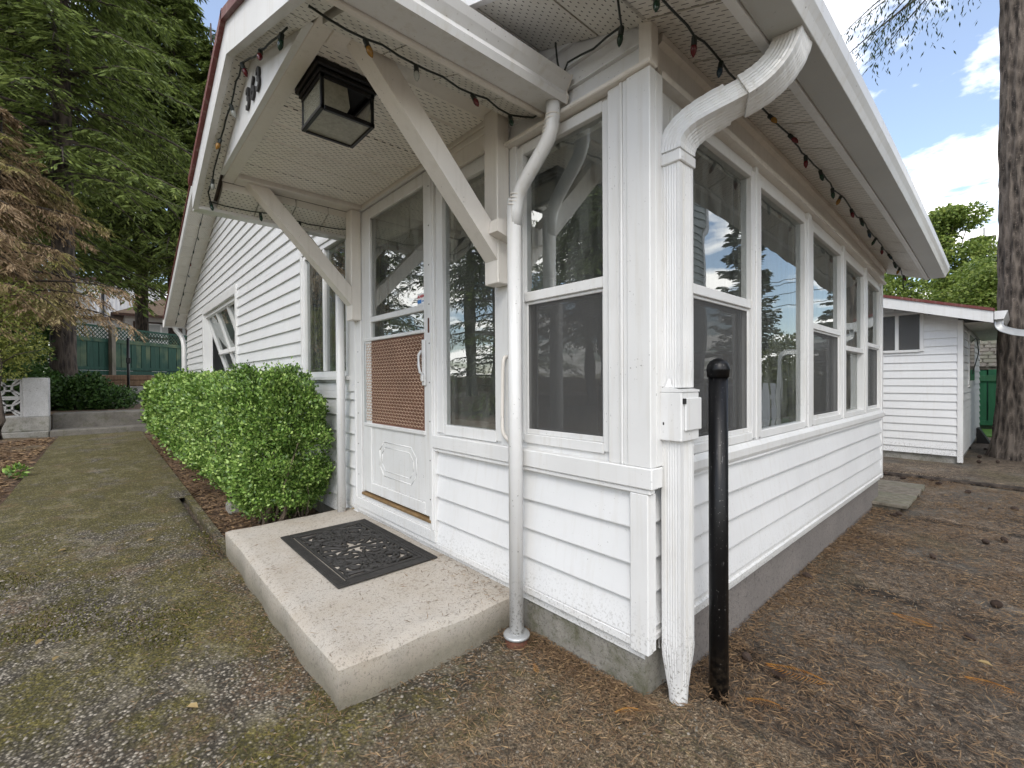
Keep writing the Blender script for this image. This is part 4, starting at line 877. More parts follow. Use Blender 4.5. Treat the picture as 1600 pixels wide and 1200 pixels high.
# ------------------------------------------------------------------ black post beside the corner
bp_ = thing('steel_post', 'slim black steel post with domed cap standing beside the white corner', 'post', (0.089, 0.262, G-0.06))
q = MB(); q.lathe((0.089, 0.262, G-0.06), [(0.0335, 0), (0.0335, 1.235)], 24); q.build('shaft', 'scuffed_black', bp_)
q = MB(); q.lathe((0.089, 0.262, G-0.06), [(0.0385, 1.215), (0.0385, 1.238), (0.0405, 1.240), (0.0405, 1.246), (0.036, 1.262), (0.027, 1.275), (0.013, 1.283), (0.002, 1.285)], 24); q.build('cap', 'scuffed_black', bp_)

# ------------------------------------------------------------------ strings of coloured lamps
BM = {}
for c in ('red', 'green', 'blue', 'amber', 'clear'):
    q = MB(); q.lathe((0, 0, 0), [(0.0065, -0.020), (0.0100, -0.027), (0.0112, -0.035), (0.0095, -0.045), (0.005, -0.054), (0.001, -0.059)], 10)
    me = bpy.data.meshes.new('bulb_'+c); me.from_pydata(q.v, [], q.f); me.polygons.foreach_set('use_smooth', [True]*len(q.f)); me.materials.append(M['bulb_'+c]); BM[c] = me
q = MB(); q.lathe((0, 0, 0), [(0.007, 0.004), (0.0095, 0.0), (0.0095, -0.018), (0.0105, -0.022), (0.0085, -0.024)], 8)
SM = bpy.data.meshes.new('socket'); SM.from_pydata(q.v, [], q.f); SM.materials.append(M['cord_green'])
def light_string(label, pts, colours, step, start=0.05, tilt=(0, 0, 0), slack=0.012):
    pts = [np.array(p, float) for p in pts]; t = thing('string_lights', label, 'string lights', tuple(pts[0]), 'coloured lamp strings under the eaves')
    P = []
    for a, b in zip(pts, pts[1:]):
        n = max(2, int(np.linalg.norm(b-a)/0.06))
        for k in range(n):
            u = k/n; P.append(a+(b-a)*u-np.array([0, 0, slack*math.sin(u*math.pi)])+rng.normal(0, 0.0025, 3))
    P.append(pts[-1]); q = MB(); q.tube(P, 0.0042, 5); q.build('cord', 'cord_green', t)
    S = np.concatenate([[0], np.cumsum([np.linalg.norm(b-a) for a, b in zip(P, P[1:])])]); i = 0; d = start
    while d < S[-1]:
        j = min(np.searchsorted(S, d), len(P)-1); p = P[j]-ORG[t]
        rot = (tilt[0]+random.uniform(-0.4, 0.4), tilt[1]+random.uniform(-0.4, 0.4), random.uniform(0, 6))
        so = bpy.data.objects.new('socket', SM); bo = bpy.data.objects.new('bulb', BM[colours[i % len(colours)]])
        for o in (so, bo): col.objects.link(o); o.parent = t; o.location = Vector(p)+Vector((0, 0, -0.004)); o.rotation_euler = rot
        i += 1; d += step*random.uniform(0.9, 1.1)
    return t
def sofp(x, y, dz=-0.012): return (x, y, zsof(x)+sag(max(y, 0))*1.1+dz)
light_string('coloured lamp string hung along the soffit above the row of side windows', [sofp(0.10, y) for y in (-0.3, 0.2, 0.55, 1.0, 1.5, 2.0, 2.5, 3.0, 3.5, 3.95)]+[(0.10, 4.16, sofp(0.1, 4.1)[2]-0.02), (0.10, 4.20, sofp(0.1, 4.1)[2]-0.16)],
    ['green', 'red', 'blue', 'green', 'amber', 'red', 'red', 'green', 'green', 'amber', 'red', 'green', 'blue'], 0.245, 0.1, (0.25, 0.2, 0))
def hz(x, dz=-0.010): return zc(x)+dz
light_string('coloured lamp string fixed round the left edge of the entry hood', [(CX_+0.7, -0.925, hz(CX_+0.7)), (CX_, -0.925, hz(CX_)-0.02), (-1.70, -0.925, hz(-1.7)), (-2.0, -0.925, hz(-2.0)), (-2.3, -0.925, hz(-2.3)), (-2.5, -0.925, hz(-2.5)), (-2.58, -0.90, hz(-2.58)), (-2.56, -0.55, hz(-2.56)), (-2.58, -0.25, hz(-2.58)), (-2.55, -0.03, hz(-2.55))],
    ['green', 'red', 'red', 'clear', 'amber', 'clear', 'green'], 0.28, 0.06)
light_string('coloured lamp string running beside the gutter of the entry hood', [(-0.62, y, hz(-0.62, -0.012)) for y in (-0.94, -0.7, -0.45, -0.25, -0.05)]+[(-0.50, -0.035, 2.17)], ['amber', 'clear', 'red', 'green'], 0.23, 0.12)
light_string('coloured lamp string stapled along the far left gable soffit', [(x, -0.19, zsof(x)-0.015) for x in np.linspace(-12.0, -6.8, 14)], ['green', 'blue', 'red', 'green'], 0.42, 0.2)
light_string('short lamp string above the white window header at the corner', [(-0.42, -0.06, zsof(-0.42)-0.02), (-0.40, -0.045, 2.27), (-0.36, -0.045, 2.30), (-0.10, -0.06, zsof(-0.10)-0.02), (-0.02, -0.2, zsof(-0.02)-0.015)], ['green'], 0.26, 0.12)
# ------------------------------------------------------------------ garage behind
GY = 7.0
gar = thing('garage', 'small white lap-sided garage with low red-edged roof behind the house', 'garage', (-2.0, 9.0, G))
fg = lambda u, z, t: (u, GY+t, z)
fgs = lambda u, z, t: (0.31-t, u, z)
def zg(x): return 1.80-0.295*(x-0.32)
m_ = MB(); wall(m_, -5.0, 0.31, 0.0, 1.80, [], fg, 0.1); m_.prism([(-5.0, 1.80), (0.31, 1.80), (0.31, zg(0.31)), (-3.2, zg(-3.2)), (-5.0, zg(-3.2)-0.5)], GY, GY+0.1, 'y')
gw = m_.build('wall', 'white_trim', gar)
siding(gw, fg, -2.4, 0.285, 0.0, 2.35, [(-0.75, -0.055, 1.40, 1.97)], lap0=-0.02, lap=0.1065, ulim=lambda a, b: (-2.4, min(0.285, 0.32-(a-1.80)/0.295)), thk=(0.004, 0.018))
m_ = MB(); wall(m_, GY+0.1, 11.0, 0.0, 1.80, [], fgs, 0.1); gs = m_.build('wall', 'white_trim', gar)
siding(gs, fgs, GY+0.02, 11.0, 0.0, 1.80, [(8.1, 9.3, 0.9, 9)], lap0=-0.02, lap=0.1065, thk=(0.004, 0.018))
part('corner_board', 'white_trim', [(0.278, 0.335, GY-0.022, GY+0.05, -0.08, 1.80)], gar); part('window', 'white_trim', [(0.31, 0.335, 8.1, 9.3, 0.9, 1.75)], gar); 
q = MB(); q.box(0.335, 0.338, 8.2, 9.2, 1.0, 1.68); q.build('pane', 'dark_glass', gar)
q = MB(); q.box(-5.0, 0.29, GY+0.02, 11.0, G-0.2, 0.0); q.build('foundation', 'old_concrete', gar)
fgw = lambda u, z, t: (u, GY-0.03+t, z)
w_ = window(fgw, -0.75, -0.062, 1.41, 1.955, None, False, gw, 0.03, mull=[-0.335])
q = MB(); q.add([(-0.72, GY-0.036, 1.44), (-0.092, GY-0.036, 1.44), (-0.092, GY-0.036, 1.925), (-0.72, GY-0.036, 1.925)], [(0, 1, 2, 3)]); q.build('insect_screen', 'screen', gw)  # screen added to dull the sky mirrored in the garage panes
part('dark_room', 'curtain', [(-0.74, -0.07, GY-0.006, GY-0.002, 1.42, 1.95)], gw)
q = MB(); slope_slab(q, -3.2, 0.62, GY-0.32, 11.2, zg, 0.10, 0.17); q.prism([(-3.2, zg(-3.2)+0.1), (-6.5, zg(-3.2)-0.87), (-6.5, zg(-3.2)-0.80), (-3.2, zg(-3.2)+0.17)], GY-0.32, 11.2, 'y'); gr = q.build('roof', 'shingle', gar)
fascia_run(gr, -3.2, 0.615, zg, GY-0.345, GY-0.32, 0.0, 0.140, 'white_trim', 'rake_fascia'); fascia_run(gr, -3.2, 0.625, zg, GY-0.36, GY-0.32, 0.142, 0.178, 'red_edge', 'drip_edge')
fascia_run(gr, -3.2, 0.60, zg, GY-0.318, GY-0.002, 0.03, 0.045, 'soffit_eave', 'soffit_panel')
q = MB(); q.box(0.34, 0.60, GY, 11.2, zg(0.60)+0.03, zg(0.60)+0.045); q.build('soffit_panel', 'soffit_eave', gr)
q = MB(); q.prism([(0.622, zg(0.62)+0.04), (0.70, zg(0.62)+0.04), (0.735, zg(0.62)+0.14), (0.622, zg(0.62)+0.14)], GY-0.34, 11.2, 'y'); q.build('gutter', 'white_metal', gr)
zz_ = zg(0.62)+0.04
q = MB(); q.sweep(bend([(0.66, GY-0.22, zz_+0.01), (0.66, GY-0.24, zz_-0.10), (0.80, GY-0.26, zz_-0.17), (1.55, GY-0.28, zz_-0.30), (1.62, GY-0.28, zz_-0.42), (1.62, GY-0.28, G-0.02)]), rect_prof(0.038, 0.045), refup=(0, 1, 0.01), smooth=False); q.build('downspout', 'galvanised', gr)
q = MB(); q.tube(bend([(0.36, 7.9, 1.55), (0.42, 7.85, 1.62), (0.44, 7.9, 1.4), (0.37, 8.0, 1.1)]), 0.006, 5); q.build('cable', 'wire', gar)
q = MB(); q.hexa([(0.33, 9.9, -0.1), (0.5, 9.9, -0.1), (0.5, 10.2, -0.1), (0.33, 10.2, -0.1), (0.33, 9.9, 0.16), (0.36, 9.9, 0.16), (0.36, 10.2, 0.16), (0.33, 10.2, 0.16)]); q.build('splash_plate', 'dark_iron', gar)

# wooden ramp boards at the back corner
rp = thing('wooden_ramp', 'weathered grey plank platform on the ground at the sunroom back corner', 'platform', (0.0, 4.35, G-0.05))
for k in range(9):
    y0 = 3.80+k*0.135; q = MB(); q.bbox(-0.6, 0.175+0.008*math.sin(k*3), y0+0.004, y0+0.130, G-0.005, G+0.022, 0.004); q.build('plank', 'grey_timber', rp)
for y0 in (3.83, 4.9):
    q = MB(); q.bbox(-0.6, 0.12, y0, y0+0.04, G-0.055, G-0.005, 0.003); q.build('bearer', 'grey_timber', rp)

# green fence and shingled shed at the end of the yard
fn = thing('green_fence', 'bright green board fence with pale gaps beyond the garage side', 'fence', (0.5, 12.95, G))
for k in range(26):
    x = -1.6+k*0.152; q = MB(); q.bbox(x, x+0.128, 12.93, 12.955, G+0.10, 1.20+0.02*math.sin(k*5), 0.004); q.build('board', 'bright_green_board', fn)
for z0, z1 in ((0.0, 0.10), (0.96, 1.09)):
    q = MB(); q.bbox(-1.7, 2.5, 12.895, 12.93, z0, z1, 0.004); q.build('rail', 'bright_green_board', fn)
q = MB(); q.bbox(-1.7, 2.5, 12.97, 13.0, G-0.05, G+0.12, 0.004); q.build('gravel_board', 'green_board', fn)
shd = thing('garden_shed', 'small green shed with weathered cedar shingle roof behind the green fence', 'shed', (0.6, 14.4, G))
q = MB(); q.box(-1.2, 2.6, 13.5, 15.6, G, 1.26); q.build('wall', 'green_board', shd)
q = MB(); q.prism([(13.3, 1.22), (13.3, 1.27), (14.5, 1.95), (15.8, 1.27), (15.8, 1.22), (14.5, 1.88)], -1.35, 2.8, 'x'); sr = q.build('roof', 'grey_timber', shd)
for r_ in range(7):
    for k in range(22):
        x = -1.35+k*0.19+(0.09 if r_ % 2 else 0)+random.uniform(-0.02, 0.02); y = 13.27+r_*0.16; z = 1.262+(y-13.27)*0.56
        q = MB(); q.hexa([(x, y, z+0.018), (x+0.178, y, z+0.018), (x+0.178, y+0.2, z+0.118), (x, y+0.2, z+0.118), (x, y, z+0.042), (x+0.178, y, z+0.042), (x+0.178, y+0.2, z+0.130), (x, y+0.2, z+0.130)]); q.build('shingle', 'grey_timber', sr)

# ------------------------------------------------------------------ garden steps, breeze-block wall
gst = thing('garden_steps', 'two wide worn concrete steps at the far end of the mossy path', 'steps', (-13.3, -1.55, G))
q = MB(); q.bbox(-13.55, -12.95, -2.28, -0.62, G-0.1, 0.03, 0.02); q.build('step', 'dark_step', gst)
q = MB(); q.bbox(-14.2, -13.48, -2.28, -0.66, G-0.1, 0.36, 0.02); q.build('step', 'dark_step', gst)
q = MB(); q.bbox(-14.2, -13.0, -0.66, -0.45, G-0.1, 0.30, 0.05); q.build('cheek', 'dark_step', gst)
bw_ = thing('breeze_block_wall', 'low grey wall of pierced decorative concrete blocks beside the garden steps', 'wall', (-13.25, -3.4, G))
q = MB(); q.bbox(-13.62, -12.98, -5.5, -2.29, G-0.1, 0.03, 0.02).bbox(-13.5, -13.06, -5.5, -2.29, 0.03, 0.33, 0.012); q.build('base', 'old_concrete', bw_)
q = MB(); q.bbox(-13.46, -13.08, -2.68, -2.295, 0.33, 1.16, 0.012); q.build('pillar', 'pale_concrete', bw_)
def breeze(y0, z0, s=0.40):
    q = MB(); t = 0.035; x0, x1 = -13.36, -13.18
    for bx in ((y0, y0+t, z0, z0+s), (y0+s-t, y0+s, z0, z0+s), (y0+t, y0+s-t, z0, z0+t), (y0+t, y0+s-t, z0+s-t, z0+s)): q.box(x0, x1, bx[0], bx[1], bx[2], bx[3])
    for (cy, cz, a0) in ((y0+s/2, z0-s*0.12, 35), (y0+s/2, z0+s*1.12, 215), (y0-s*0.12, z0+s/2, -55), (y0+s*1.12, z0+s/2, 125)):
        r_ = s*0.50; pts = []
        for a in np.linspace(a0, a0+110, 11):
            pts.append((-13.27, cy+r_*math.cos(R(a)), cz+r_*math.sin(R(a))))
        pts = [p for p in pts if y0+t*0.5 < p[1] < y0+s-t*0.5 and z0+t*0.5 < p[2] < z0+s-t*0.5]
        if len(pts) > 2: q.sweep(pts, [(-0.085, -0.017), (0.085, -0.017), (0.085, 0.017), (-0.085, 0.017)], refup=(0.0, 0.3, 1), smooth=False)
    q.build('breeze_block', 'pale_concrete', bw_)
for k in range(6):
    for r_ in range(2): breeze(-3.09-k*0.405, 0.333+r_*0.405)

# ------------------------------------------------------------------ lattice fence on its retaining wall
FA, FB = np.array([-19.75, -2.6]), np.array([-23.9, 1.9]); FD = (FB-FA)/np.linalg.norm(FB-FA); FL = np.linalg.norm(FB-FA); FN = np.array([FD[1], -FD[0]])
if FN@(np.array(CAM[:2])-FA) < 0: FN = -FN
fz = 1.30
lf = thing('lattice_fence', 'dark green board fence topped with diagonal lattice on the retaining wall', 'fence', (FA[0], FA[1], fz))
def fp(s, o, z): p = FA+FD*s+FN*o; return (p[0], p[1], z)
def fbox(s0, s1, o0, o1, z0, z1):
    q = MB(); return q.hexa([fp(s0, o0, z0), fp(s1, o0, z0), fp(s1, o1, z0), fp(s0, o1, z0), fp(s0, o0, z1), fp(s1, o0, z1), fp(s1, o1, z1), fp(s0, o1, z1)])
nb = int(FL/0.205)
for k in range(nb): fbox(k*0.205+0.006, k*0.205+0.195, 0.0, 0.022+0.012*(k % 2), fz+0.18, fz+1.22).build('board', 'green_board', lf)
for z0, z1, o in ((0.02, 0.17, 0.05), (0.20, 0.30, 0.06), (1.18, 1.31, 0.06), (1.70, 1.76, 0.04)): fbox(0, FL, 0.0, o, fz+z0, fz+z1).build('rail', 'green_board', lf)
for k in range(int(FL/0.145)+4):
    for sg in (-1, 1):
        a, b = (k*0.145-0.4, k*0.145) if sg > 0 else (k*0.145, k*0.145-0.4)
        a_, b_ = max(0, min(FL, a)), max(0, min(FL, b))
        if abs(a_-b_) < 0.05: continue
        za = fz+1.31+0.39*abs(a_-a)/0.4; zb_ = fz+1.70-0.39*abs(b_-b)/0.4
        q = MB(); o = 0.012 if sg > 0 else 0.026; q.bar(fp(a_, o, za), fp(b_, o, zb_), 0.010, 0.036, (FN[0], FN[1], 0.02)) if False else q.hexa([fp(a_-0.022, o, za), fp(a_+0.022, o, za), fp(a_+0.022, o+0.012, za), fp(a_-0.022, o+0.012, za), fp(b_-0.022, o, zb_), fp(b_+0.022, o, zb_), fp(b_+0.022, o+0.012, zb_), fp(b_-0.022, o+0.012, zb_)])
        q.build('lattice_slat', 'green_board', lf)
for s_ in (1.75,): fbox(s_, s_+0.14, 0.06, 0.20, fz-0.1, fz+1.82).build('post', 'grey_timber', lf)
rw = thing('retaining_wall', 'low concrete and timber retaining wall under the lattice fence', 'wall', (-18.7, -0.9, 0.34))
q = MB(); q.bbox(-18.95, -18.55, -1.35, -0.2, 0.3, 0.92, 0.02); q.build('concrete_block', 'old_concrete', rw)
for k in range(2):
    q = MB(); q.bbox(-19.0, -18.58, -2.4+k*0.3, -0.2, 0.93+k*0.19, 1.10+k*0.19, 0.02); q.build('timber', 'brown_timber', rw)
pl = thing('thin_pole', 'thin black metal pole standing in front of the lattice fence', 'pole', (-17.0, -0.86, 0.34))
q = MB(); q.tube([(-17.0, -0.86, 0.3), (-17.0, -0.86, 2.38)], 0.035, 8); q.build('shaft', 'black_metal', pl); q = MB(); q.bbox(-17.05, -16.93, -0.91, -0.80, 1.62, 1.78, 0.01); q.build('bracket', 'black_metal', pl)

# ------------------------------------------------------------------ neighbouring houses
nh = thing('neighbour_house', 'white house with brown hipped roof seen over the lattice fence', 'house', (-40, 2.5, 1.27))
q = MB(); q.box(-46, -40.2, -0.30, 7.0, 1.2, 5.75); q.box(-42.2, -41.2, -3.2, -0.35, 1.2, 5.35); q.build('wall', 'neighbour_white', nh)
q = MB(); e = 0.6; a = [(-46.6, -0.95, 5.72), (-39.5, -0.95, 5.72), (-39.5, 7.6, 5.72), (-46.6, 7.6, 5.72)]; q.add(a+[(-43, 2.4, 7.6), (-43, 4.2, 7.6)], [(0, 1, 4), (1, 2, 5, 4), (2, 3, 5), (3, 0, 4, 5), (3, 2, 1, 0)]); rf = q.build('roof', 'roof_brown', nh)
q = MB(); q.box(-39.52, -39.45, -0.97, 7.6, 5.56, 5.74).box(-46.6, -39.5, -1.02, -0.95, 5.56, 5.74).box(-42.4, -41.0, -3.4, -0.98, 5.36, 5.56); q.build('fascia', 'neighbour_brown', rf)
q = MB(); q.box(-40.2, -40.12, 0.15, 3.3, 4.10, 5.30); wn = q.build('window', 'neighbour_brown', nh)
for (c, d) in ((0.35, 1.62), (1.75, 3.1)):
    q = MB(); q.box(-40.12, -40.08, c, d, 4.25, 5.12); q.build('pane', 'galvanised', wn)
q = MB(); q.box(-40.12, -40.05, 0.28, 0.36, 4.2, 5.18).box(-40.12, -40.05, 1.62, 1.74, 4.2, 5.18).box(-40.12, -40.05, 0.36, 3.1, 5.10, 5.18); q.build('frame', 'neighbour_white', wn)
tw = thing('white_outbuilding', 'tall white board-clad building behind the hipped roof', 'building', (-46, -0.4, 1.27))
q = MB(); q.box(-52, -47.5, -3.0, 2.2, 1.2, 9.0); q.build('wall', 'neighbour_white', tw)
for k in range(17):
    q = MB(); q.box(-47.5, -47.44, -1.9+k*0.24, -1.84+k*0.24, 1.3, 8.8); q.build('batten', 'neighbour_white', tw)
q = MB(); q.box(-52.2, -47.2, -3.2, 2.4, 9.0, 9.25); q.build('roof', 'neighbour_brown', tw)
q = MB(); q.tube([(-47.4, -1.4, 1.3), (-47.4, -1.4, 8.9)], 0.09, 8); q.build('downpipe', 'black_metal', tw); q = MB(); q.box(-47.5, -47.42, -3.0, -2.1, 1.3, 8.9); q.build('corner_panel', 'galvanised', tw)
# grey house across the side yard (seen mirrored in the porch windows)
gh = thing('grey_house', 'two-storey grey lap-sided house across the side yard mirrored in the porch windows', 'house', (8, 7, G))
q = MB(); q.box(4.75, 12, 4.0, 10.8, G, 7.2); q.build('wall', 'grey_siding', gh)
for k in range(38):
    q = MB(); z = 0.2+k*0.182; q.prism([(4.75, z), (4.715, z), (4.742, z+0.18), (4.75, z+0.18)], 3.98, 10.82, 'y'); q.build('siding_board', 'grey_siding', gh)
q = MB(); q.bbox(4.70, 4.85, 10.72, 10.86, G, 7.2, 0.01); q.build('corner_board', 'neighbour_white', gh)
q = MB(); q.prism([(4.2, 7.1), (8.4, 9.3), (12.6, 7.1), (12.6, 7.25), (8.4, 9.5), (4.2, 7.25)], 3.5, 11.3, 'y'); q.build('roof', 'shingle', gh)
wf = thing('picket_fence', 'white picket fence across the yard mirrored in the porch windows', 'fence', (3.2, 10.5, G))
for k in range(14):
    q = MB(); q.bbox(2.5+k*0.16, 2.6+k*0.16, 9.2, 9.23, G, 0.95, 0.004); q.build('picket', 'neighbour_white', wf)
q = MB(); q.bbox(2.4, 4.75, 9.23, 9.26, 0.6, 0.7, 0.003); q.build('rail', 'neighbour_white', wf)

# ------------------------------------------------------------------ power line
up_ = thing('utility_pole', 'pale slender utility pole carrying wires beyond the garage', 'pole', (-0.73, 41.9, G))
q = MB(); q.tube([(-0.73, 41.9, G), (-0.73, 41.9, 10.9)], 0.07, 8); q.build('shaft', 'grey_pole', up_)
q = MB(); q.bbox(-1.2, -0.2, 41.85, 41.95, 10.2, 10.32, 0.02); q.build('crossarm', 'grey_timber', up_)
for z in (9.75, 9.45, 8.6, 7.6):
    q = MB(); q.tube([(-18+u*2.0, 41.8+0.02*u, z-0.35*math.sin(math.pi*((u*2.0-18+0.73) % 34)/34)) for u in range(0, 26)], 0.03, 4); q.build('wire', 'wire', up_)
# ------------------------------------------------------------------ vegetation
def unit(v): return v/np.maximum(np.linalg.norm(v, axis=-1, keepdims=True), 1e-9)
def leaf_tris(P, D, N, L, Wd):         # leaf rhombi: base P, direction D, normal N
    S = unit(np.cross(D, N)); a = P; b = P+D*(L*0.45)[:, None]+S*(Wd*0.5)[:, None]; c = P+D*L[:, None]; d = P+D*(L*0.45)[:, None]-S*(Wd*0.5)[:, None]
    V = np.stack([a, b, c, d], 1).reshape(-1, 3); F = np.arange(len(V)).reshape(-1, 4); return V, F
def trunk_mesh(mb, base, H, r, lean=(0, 0), k=14, wob=0.04, top=0.12, seg=14):
    pts = []; sc = []
    for i in range(seg+1):
        t = i/seg; pts.append((base[0]+lean[0]*t+wob*math.sin(t*7+base[0]), base[1]+lean[1]*t+wob*math.cos(t*5+base[1]), base[2]-0.15+(H+0.15)*t)); sc.append((1-t)**0.9*(1-top)+top+0.35*math.exp(-t*H/0.35))
    prof = [(math.cos(2*math.pi*j/k)*r*(1+0.07*math.sin(5*j)), math.sin(2*math.pi*j/k)*r*(1+0.07*math.sin(5*j))) for j in range(k)]
    mb.sweep(pts, prof, refup=(0, 1, 0), scale=sc)
def conifer(seed, H, base, Rm, nbr, leaf_l, leaf_w, droop=0.35, rise=0.10, nt=11, nl=9, flop=0.4, shape=0.8, top=None, az=None, lenf=None):
    g = np.random.default_rng(seed); limbs = MB(); Vs = []; Ds = []; Ns = []; Ls = []
    for i in range(nbr):
        u = (i+g.random())/nbr; h = base+(H-base)*u; L = Rm*((1-u)**shape)*g.uniform(0.65, 1.12)+0.25
        a = g.uniform(0, 2*math.pi) if az is None else g.uniform(*az)
        if lenf: L *= lenf(a, h)
        d = np.array([math.cos(a), math.sin(a), 0]); pr = np.array([-d[1], d[0], 0])
        rs, dr = rise*g.uniform(0.2, 1.6), droop*g.uniform(0.7, 1.4)
        def bp(t): return d*L*t+np.array([0, 0, 1])*L*(rs*t-dr*t*t)+np.array([0, 0, h])
        bt = [bp(t) for t in np.linspace(0, 1, 6)]
        limbs.tube(bt, 0.012+0.012*L, 4, scale=[1, 0.8, 0.6, 0.45, 0.3, 0.12], cap=False)
        T = np.repeat(np.linspace(0.10, 1.0, nt), 2); sd = np.tile([-1, 1], nt); n = len(T)
        P0 = np.stack([bp(t) for t in T]); tl = (0.10+0.34*(1-T)**0.7*np.minimum(1, T*4))*L*g.uniform(0.6, 1.15, n)+0.06
        td = unit(d*np.cos(0.9)+pr*(sd*np.sin(0.9))[:, None]+np.array([0, 0, -1])*(flop*g.uniform(0.3, 1.2, n))[:, None]+g.normal(0, 0.12, (n, 3)))
        for k in range(nl):
            s = (k+g.random(n))/nl
            p = P0+td*(tl*s)[:, None]+np.array([0, 0, -1])*(0.22*flop*tl*s*s)[:, None]
            sg = np.where(g.random(n) < 0.5, -1, 1); side = unit(np.cross(td, [0, 0, 1.0]))
            dd = unit(td*0.9+side*(sg*g.uniform(0.2, 0.9, n))[:, None]+np.array([0, 0, -1])*(flop*g.uniform(0.0, 1.0, n))[:, None])
            Vs.append(p); Ds.append(dd); Ns.append(unit(np.array([0, 0, 1.0])+g.normal(0, 0.45, (n, 3)))); Ls.append(leaf_l*g.uniform(0.6, 1.35, n))
    P = np.concatenate(Vs); D = np.concatenate(Ds); N = np.concatenate(Ns); L = np.concatenate(Ls)
    V, F = leaf_tris(P, D, N, L, L*leaf_w/leaf_l); return V, F, limbs
def make_tree(name, label, loc, H, r, bark_m, leaf_m, V, F, limbs, group=None, lean=(0, 0), cat='tree'):
    t = thing(name, label, cat, loc, group); m_ = MB(); trunk_mesh(m_, loc, H, r, lean)
    m_.build('trunk', bark_m, t)
    lb = MB(); lb.v = [(x+loc[0], y+loc[1], z+loc[2]) for x, y, z in limbs.v]; lb.f = limbs.f; lb.sm = limbs.sm
    if lb.v: lb.build('limbs', bark_m, t)
    fast_mesh('crown', V+np.array(loc), F, leaf_m, t); return t
def tree_copy(src, label, loc, rz=0, s=1.0, group=None):
    c = copy_tree(src); c.location = loc; c.rotation_euler = (0, 0, rz); c.scale = (s, s, s); c['label'] = label
    if group: c['group'] = group
    return c
GRP = 'conifers beyond the garden fence'
A1 = conifer(11, 19, 6.2, 4.3, 170, 0.20, 0.055, 0.42, 0.12, 14, 12, 0.55)
t1 = make_tree('hemlock_tree', 'tall hemlock with a dark bare lower trunk in front of the lattice fence', (-17.4, -2.26, 0.34), 20, 0.30, 'dark_bark', 'hemlock', *A1, group=GRP)
A2 = conifer(12, 24, 4.6, 5.4, 210, 0.26, 0.075, 0.38, 0.10, 14, 12, 0.5)
t2 = make_tree('hemlock_tree', 'big hemlock with thick furrowed trunk rising behind the brown cypress', (-24.4, -4.2, 1.27), 26, 0.52, 'dark_bark', 'hemlock', *A2, group=GRP)
A3 = conifer(13, 22, 6.2, 5.0, 190, 0.28, 0.08, 0.40, 0.12, 14, 11, 0.6)
t3 = make_tree('hemlock_tree', 'hemlock with drooping green sprays above the neighbour hipped roof', (-27.6, 1.3, 1.27), 24, 0.32, 'dark_bark', 'hemlock', *A3, group=GRP)
tree_copy(t3, 'slim-trunked hemlock standing right before the white outbuilding', (-31.5, 0.2, 1.27), 2.1, 1.05, GRP)
tree_copy(t2, 'hemlock far behind the white outbuilding', (-55, -6, 1.27), 1.2, 1.05, GRP)
tree_copy(t3, 'hemlock beside the far left gable end of the house', (-29, 6.5, 1.27), 4.1, 1.0, GRP)
tree_copy(t2, 'far hemlock behind the thick furrowed trunk', (-36, -9, 1.27), 3.3, 0.95, GRP)
tree_copy(t2, 'farthest tall hemlock behind the neighbour hipped roof', (-58, 6, 1.27), 5.3, 1.15, GRP)
tree_copy(t1, 'young hemlock with low sprays hanging over the lattice fence end', (-25.2, 2.6, 1.27), 0.7, 0.85, GRP)
tree_copy(t2, 'dark hemlock behind the tall board-clad building roof', (-64, -1, 1.27), 2.5, 1.2, GRP)
# brown weeping cypress by the garden steps
B1 = conifer(21, 7.2, 2.3, 2.6, 140, 0.115, 0.024, 0.36, 0.25, 17, 18, 0.9, 0.5)
brown = make_tree('weeping_cypress', 'browning weeping cypress with drooping dry sprays over the breeze-block wall', (-14.7, -3.55, 0.30), 6.9, 0.11, 'dark_bark', 'brown_cypress', *B1, lean=(0.35, 0.5))
m_ = MB(); m_.tube([(-12.7, -2.98, G), (-12.66, -2.93, 0.3), (-12.75, -3.0, 0.9), (-12.7, -2.95, 1.5), (-12.95, -3.1, 2.2), (-13.3, -3.4, 3.0)], 0.06, 8, scale=[1.2, 1, 0.9, 0.8, 0.6, 0.4])
for k in range(16):
    a = random.uniform(-1.2, 1.8); z = 1.4+k*0.1; b0 = np.array([-12.75-0.03*k, -2.98-0.02*k, z]); m_.tube([b0, b0+np.array([0.3*math.cos(a), 0.35*math.sin(a), 0.22]), b0+np.array([0.75*math.cos(a), 0.9*math.sin(a), 0.2+0.3*random.random()])], 0.014, 5, scale=[1, 0.7, 0.25])
ol = thing('olive_shrub', 'leggy olive-green shrub with curved dark stem before the breeze-block wall', 'shrub', (-12.7, -2.98, G)); m_.build('stem', 'dark_bark', ol)
def clump(seed, blobs, n, L, wr=0.55, outward=0.6, up_=0.35):      # leaves in ellipsoids (x,y,z,rx,ry,rz)
    g = np.random.default_rng(seed); Vs = []; w_ = np.array([b[3]*b[4]+b[4]*b[5]+b[3]*b[5] for b in blobs]); w_ = w_/w_.sum()
    P = []; O = []
    for b, f in zip(blobs, w_):
        k = int(n*f); d = unit(g.normal(0, 1, (k, 3))); r_ = g.random(k)**0.28*(1+0.10*np.sin(d[:, 0]*9+seed)*np.sin(d[:, 2]*8)+0.05*g.normal(0, 1, k))
        P.append(np.array(b[:3])+d*np.array(b[3:])*r_[:, None]); O.append(d)
    P = np.concatenate(P); O = np.concatenate(O); n = len(P)
    D = unit(O*outward+np.array([0, 0, up_])+g.normal(0, 0.6, (n, 3))); N = unit(O+g.normal(0, 0.5, (n, 3))+np.array([0, 0, 0.5]))
    l = L*g.uniform(0.6, 1.3, n); return leaf_tris(P, D, N, l, l*wr)
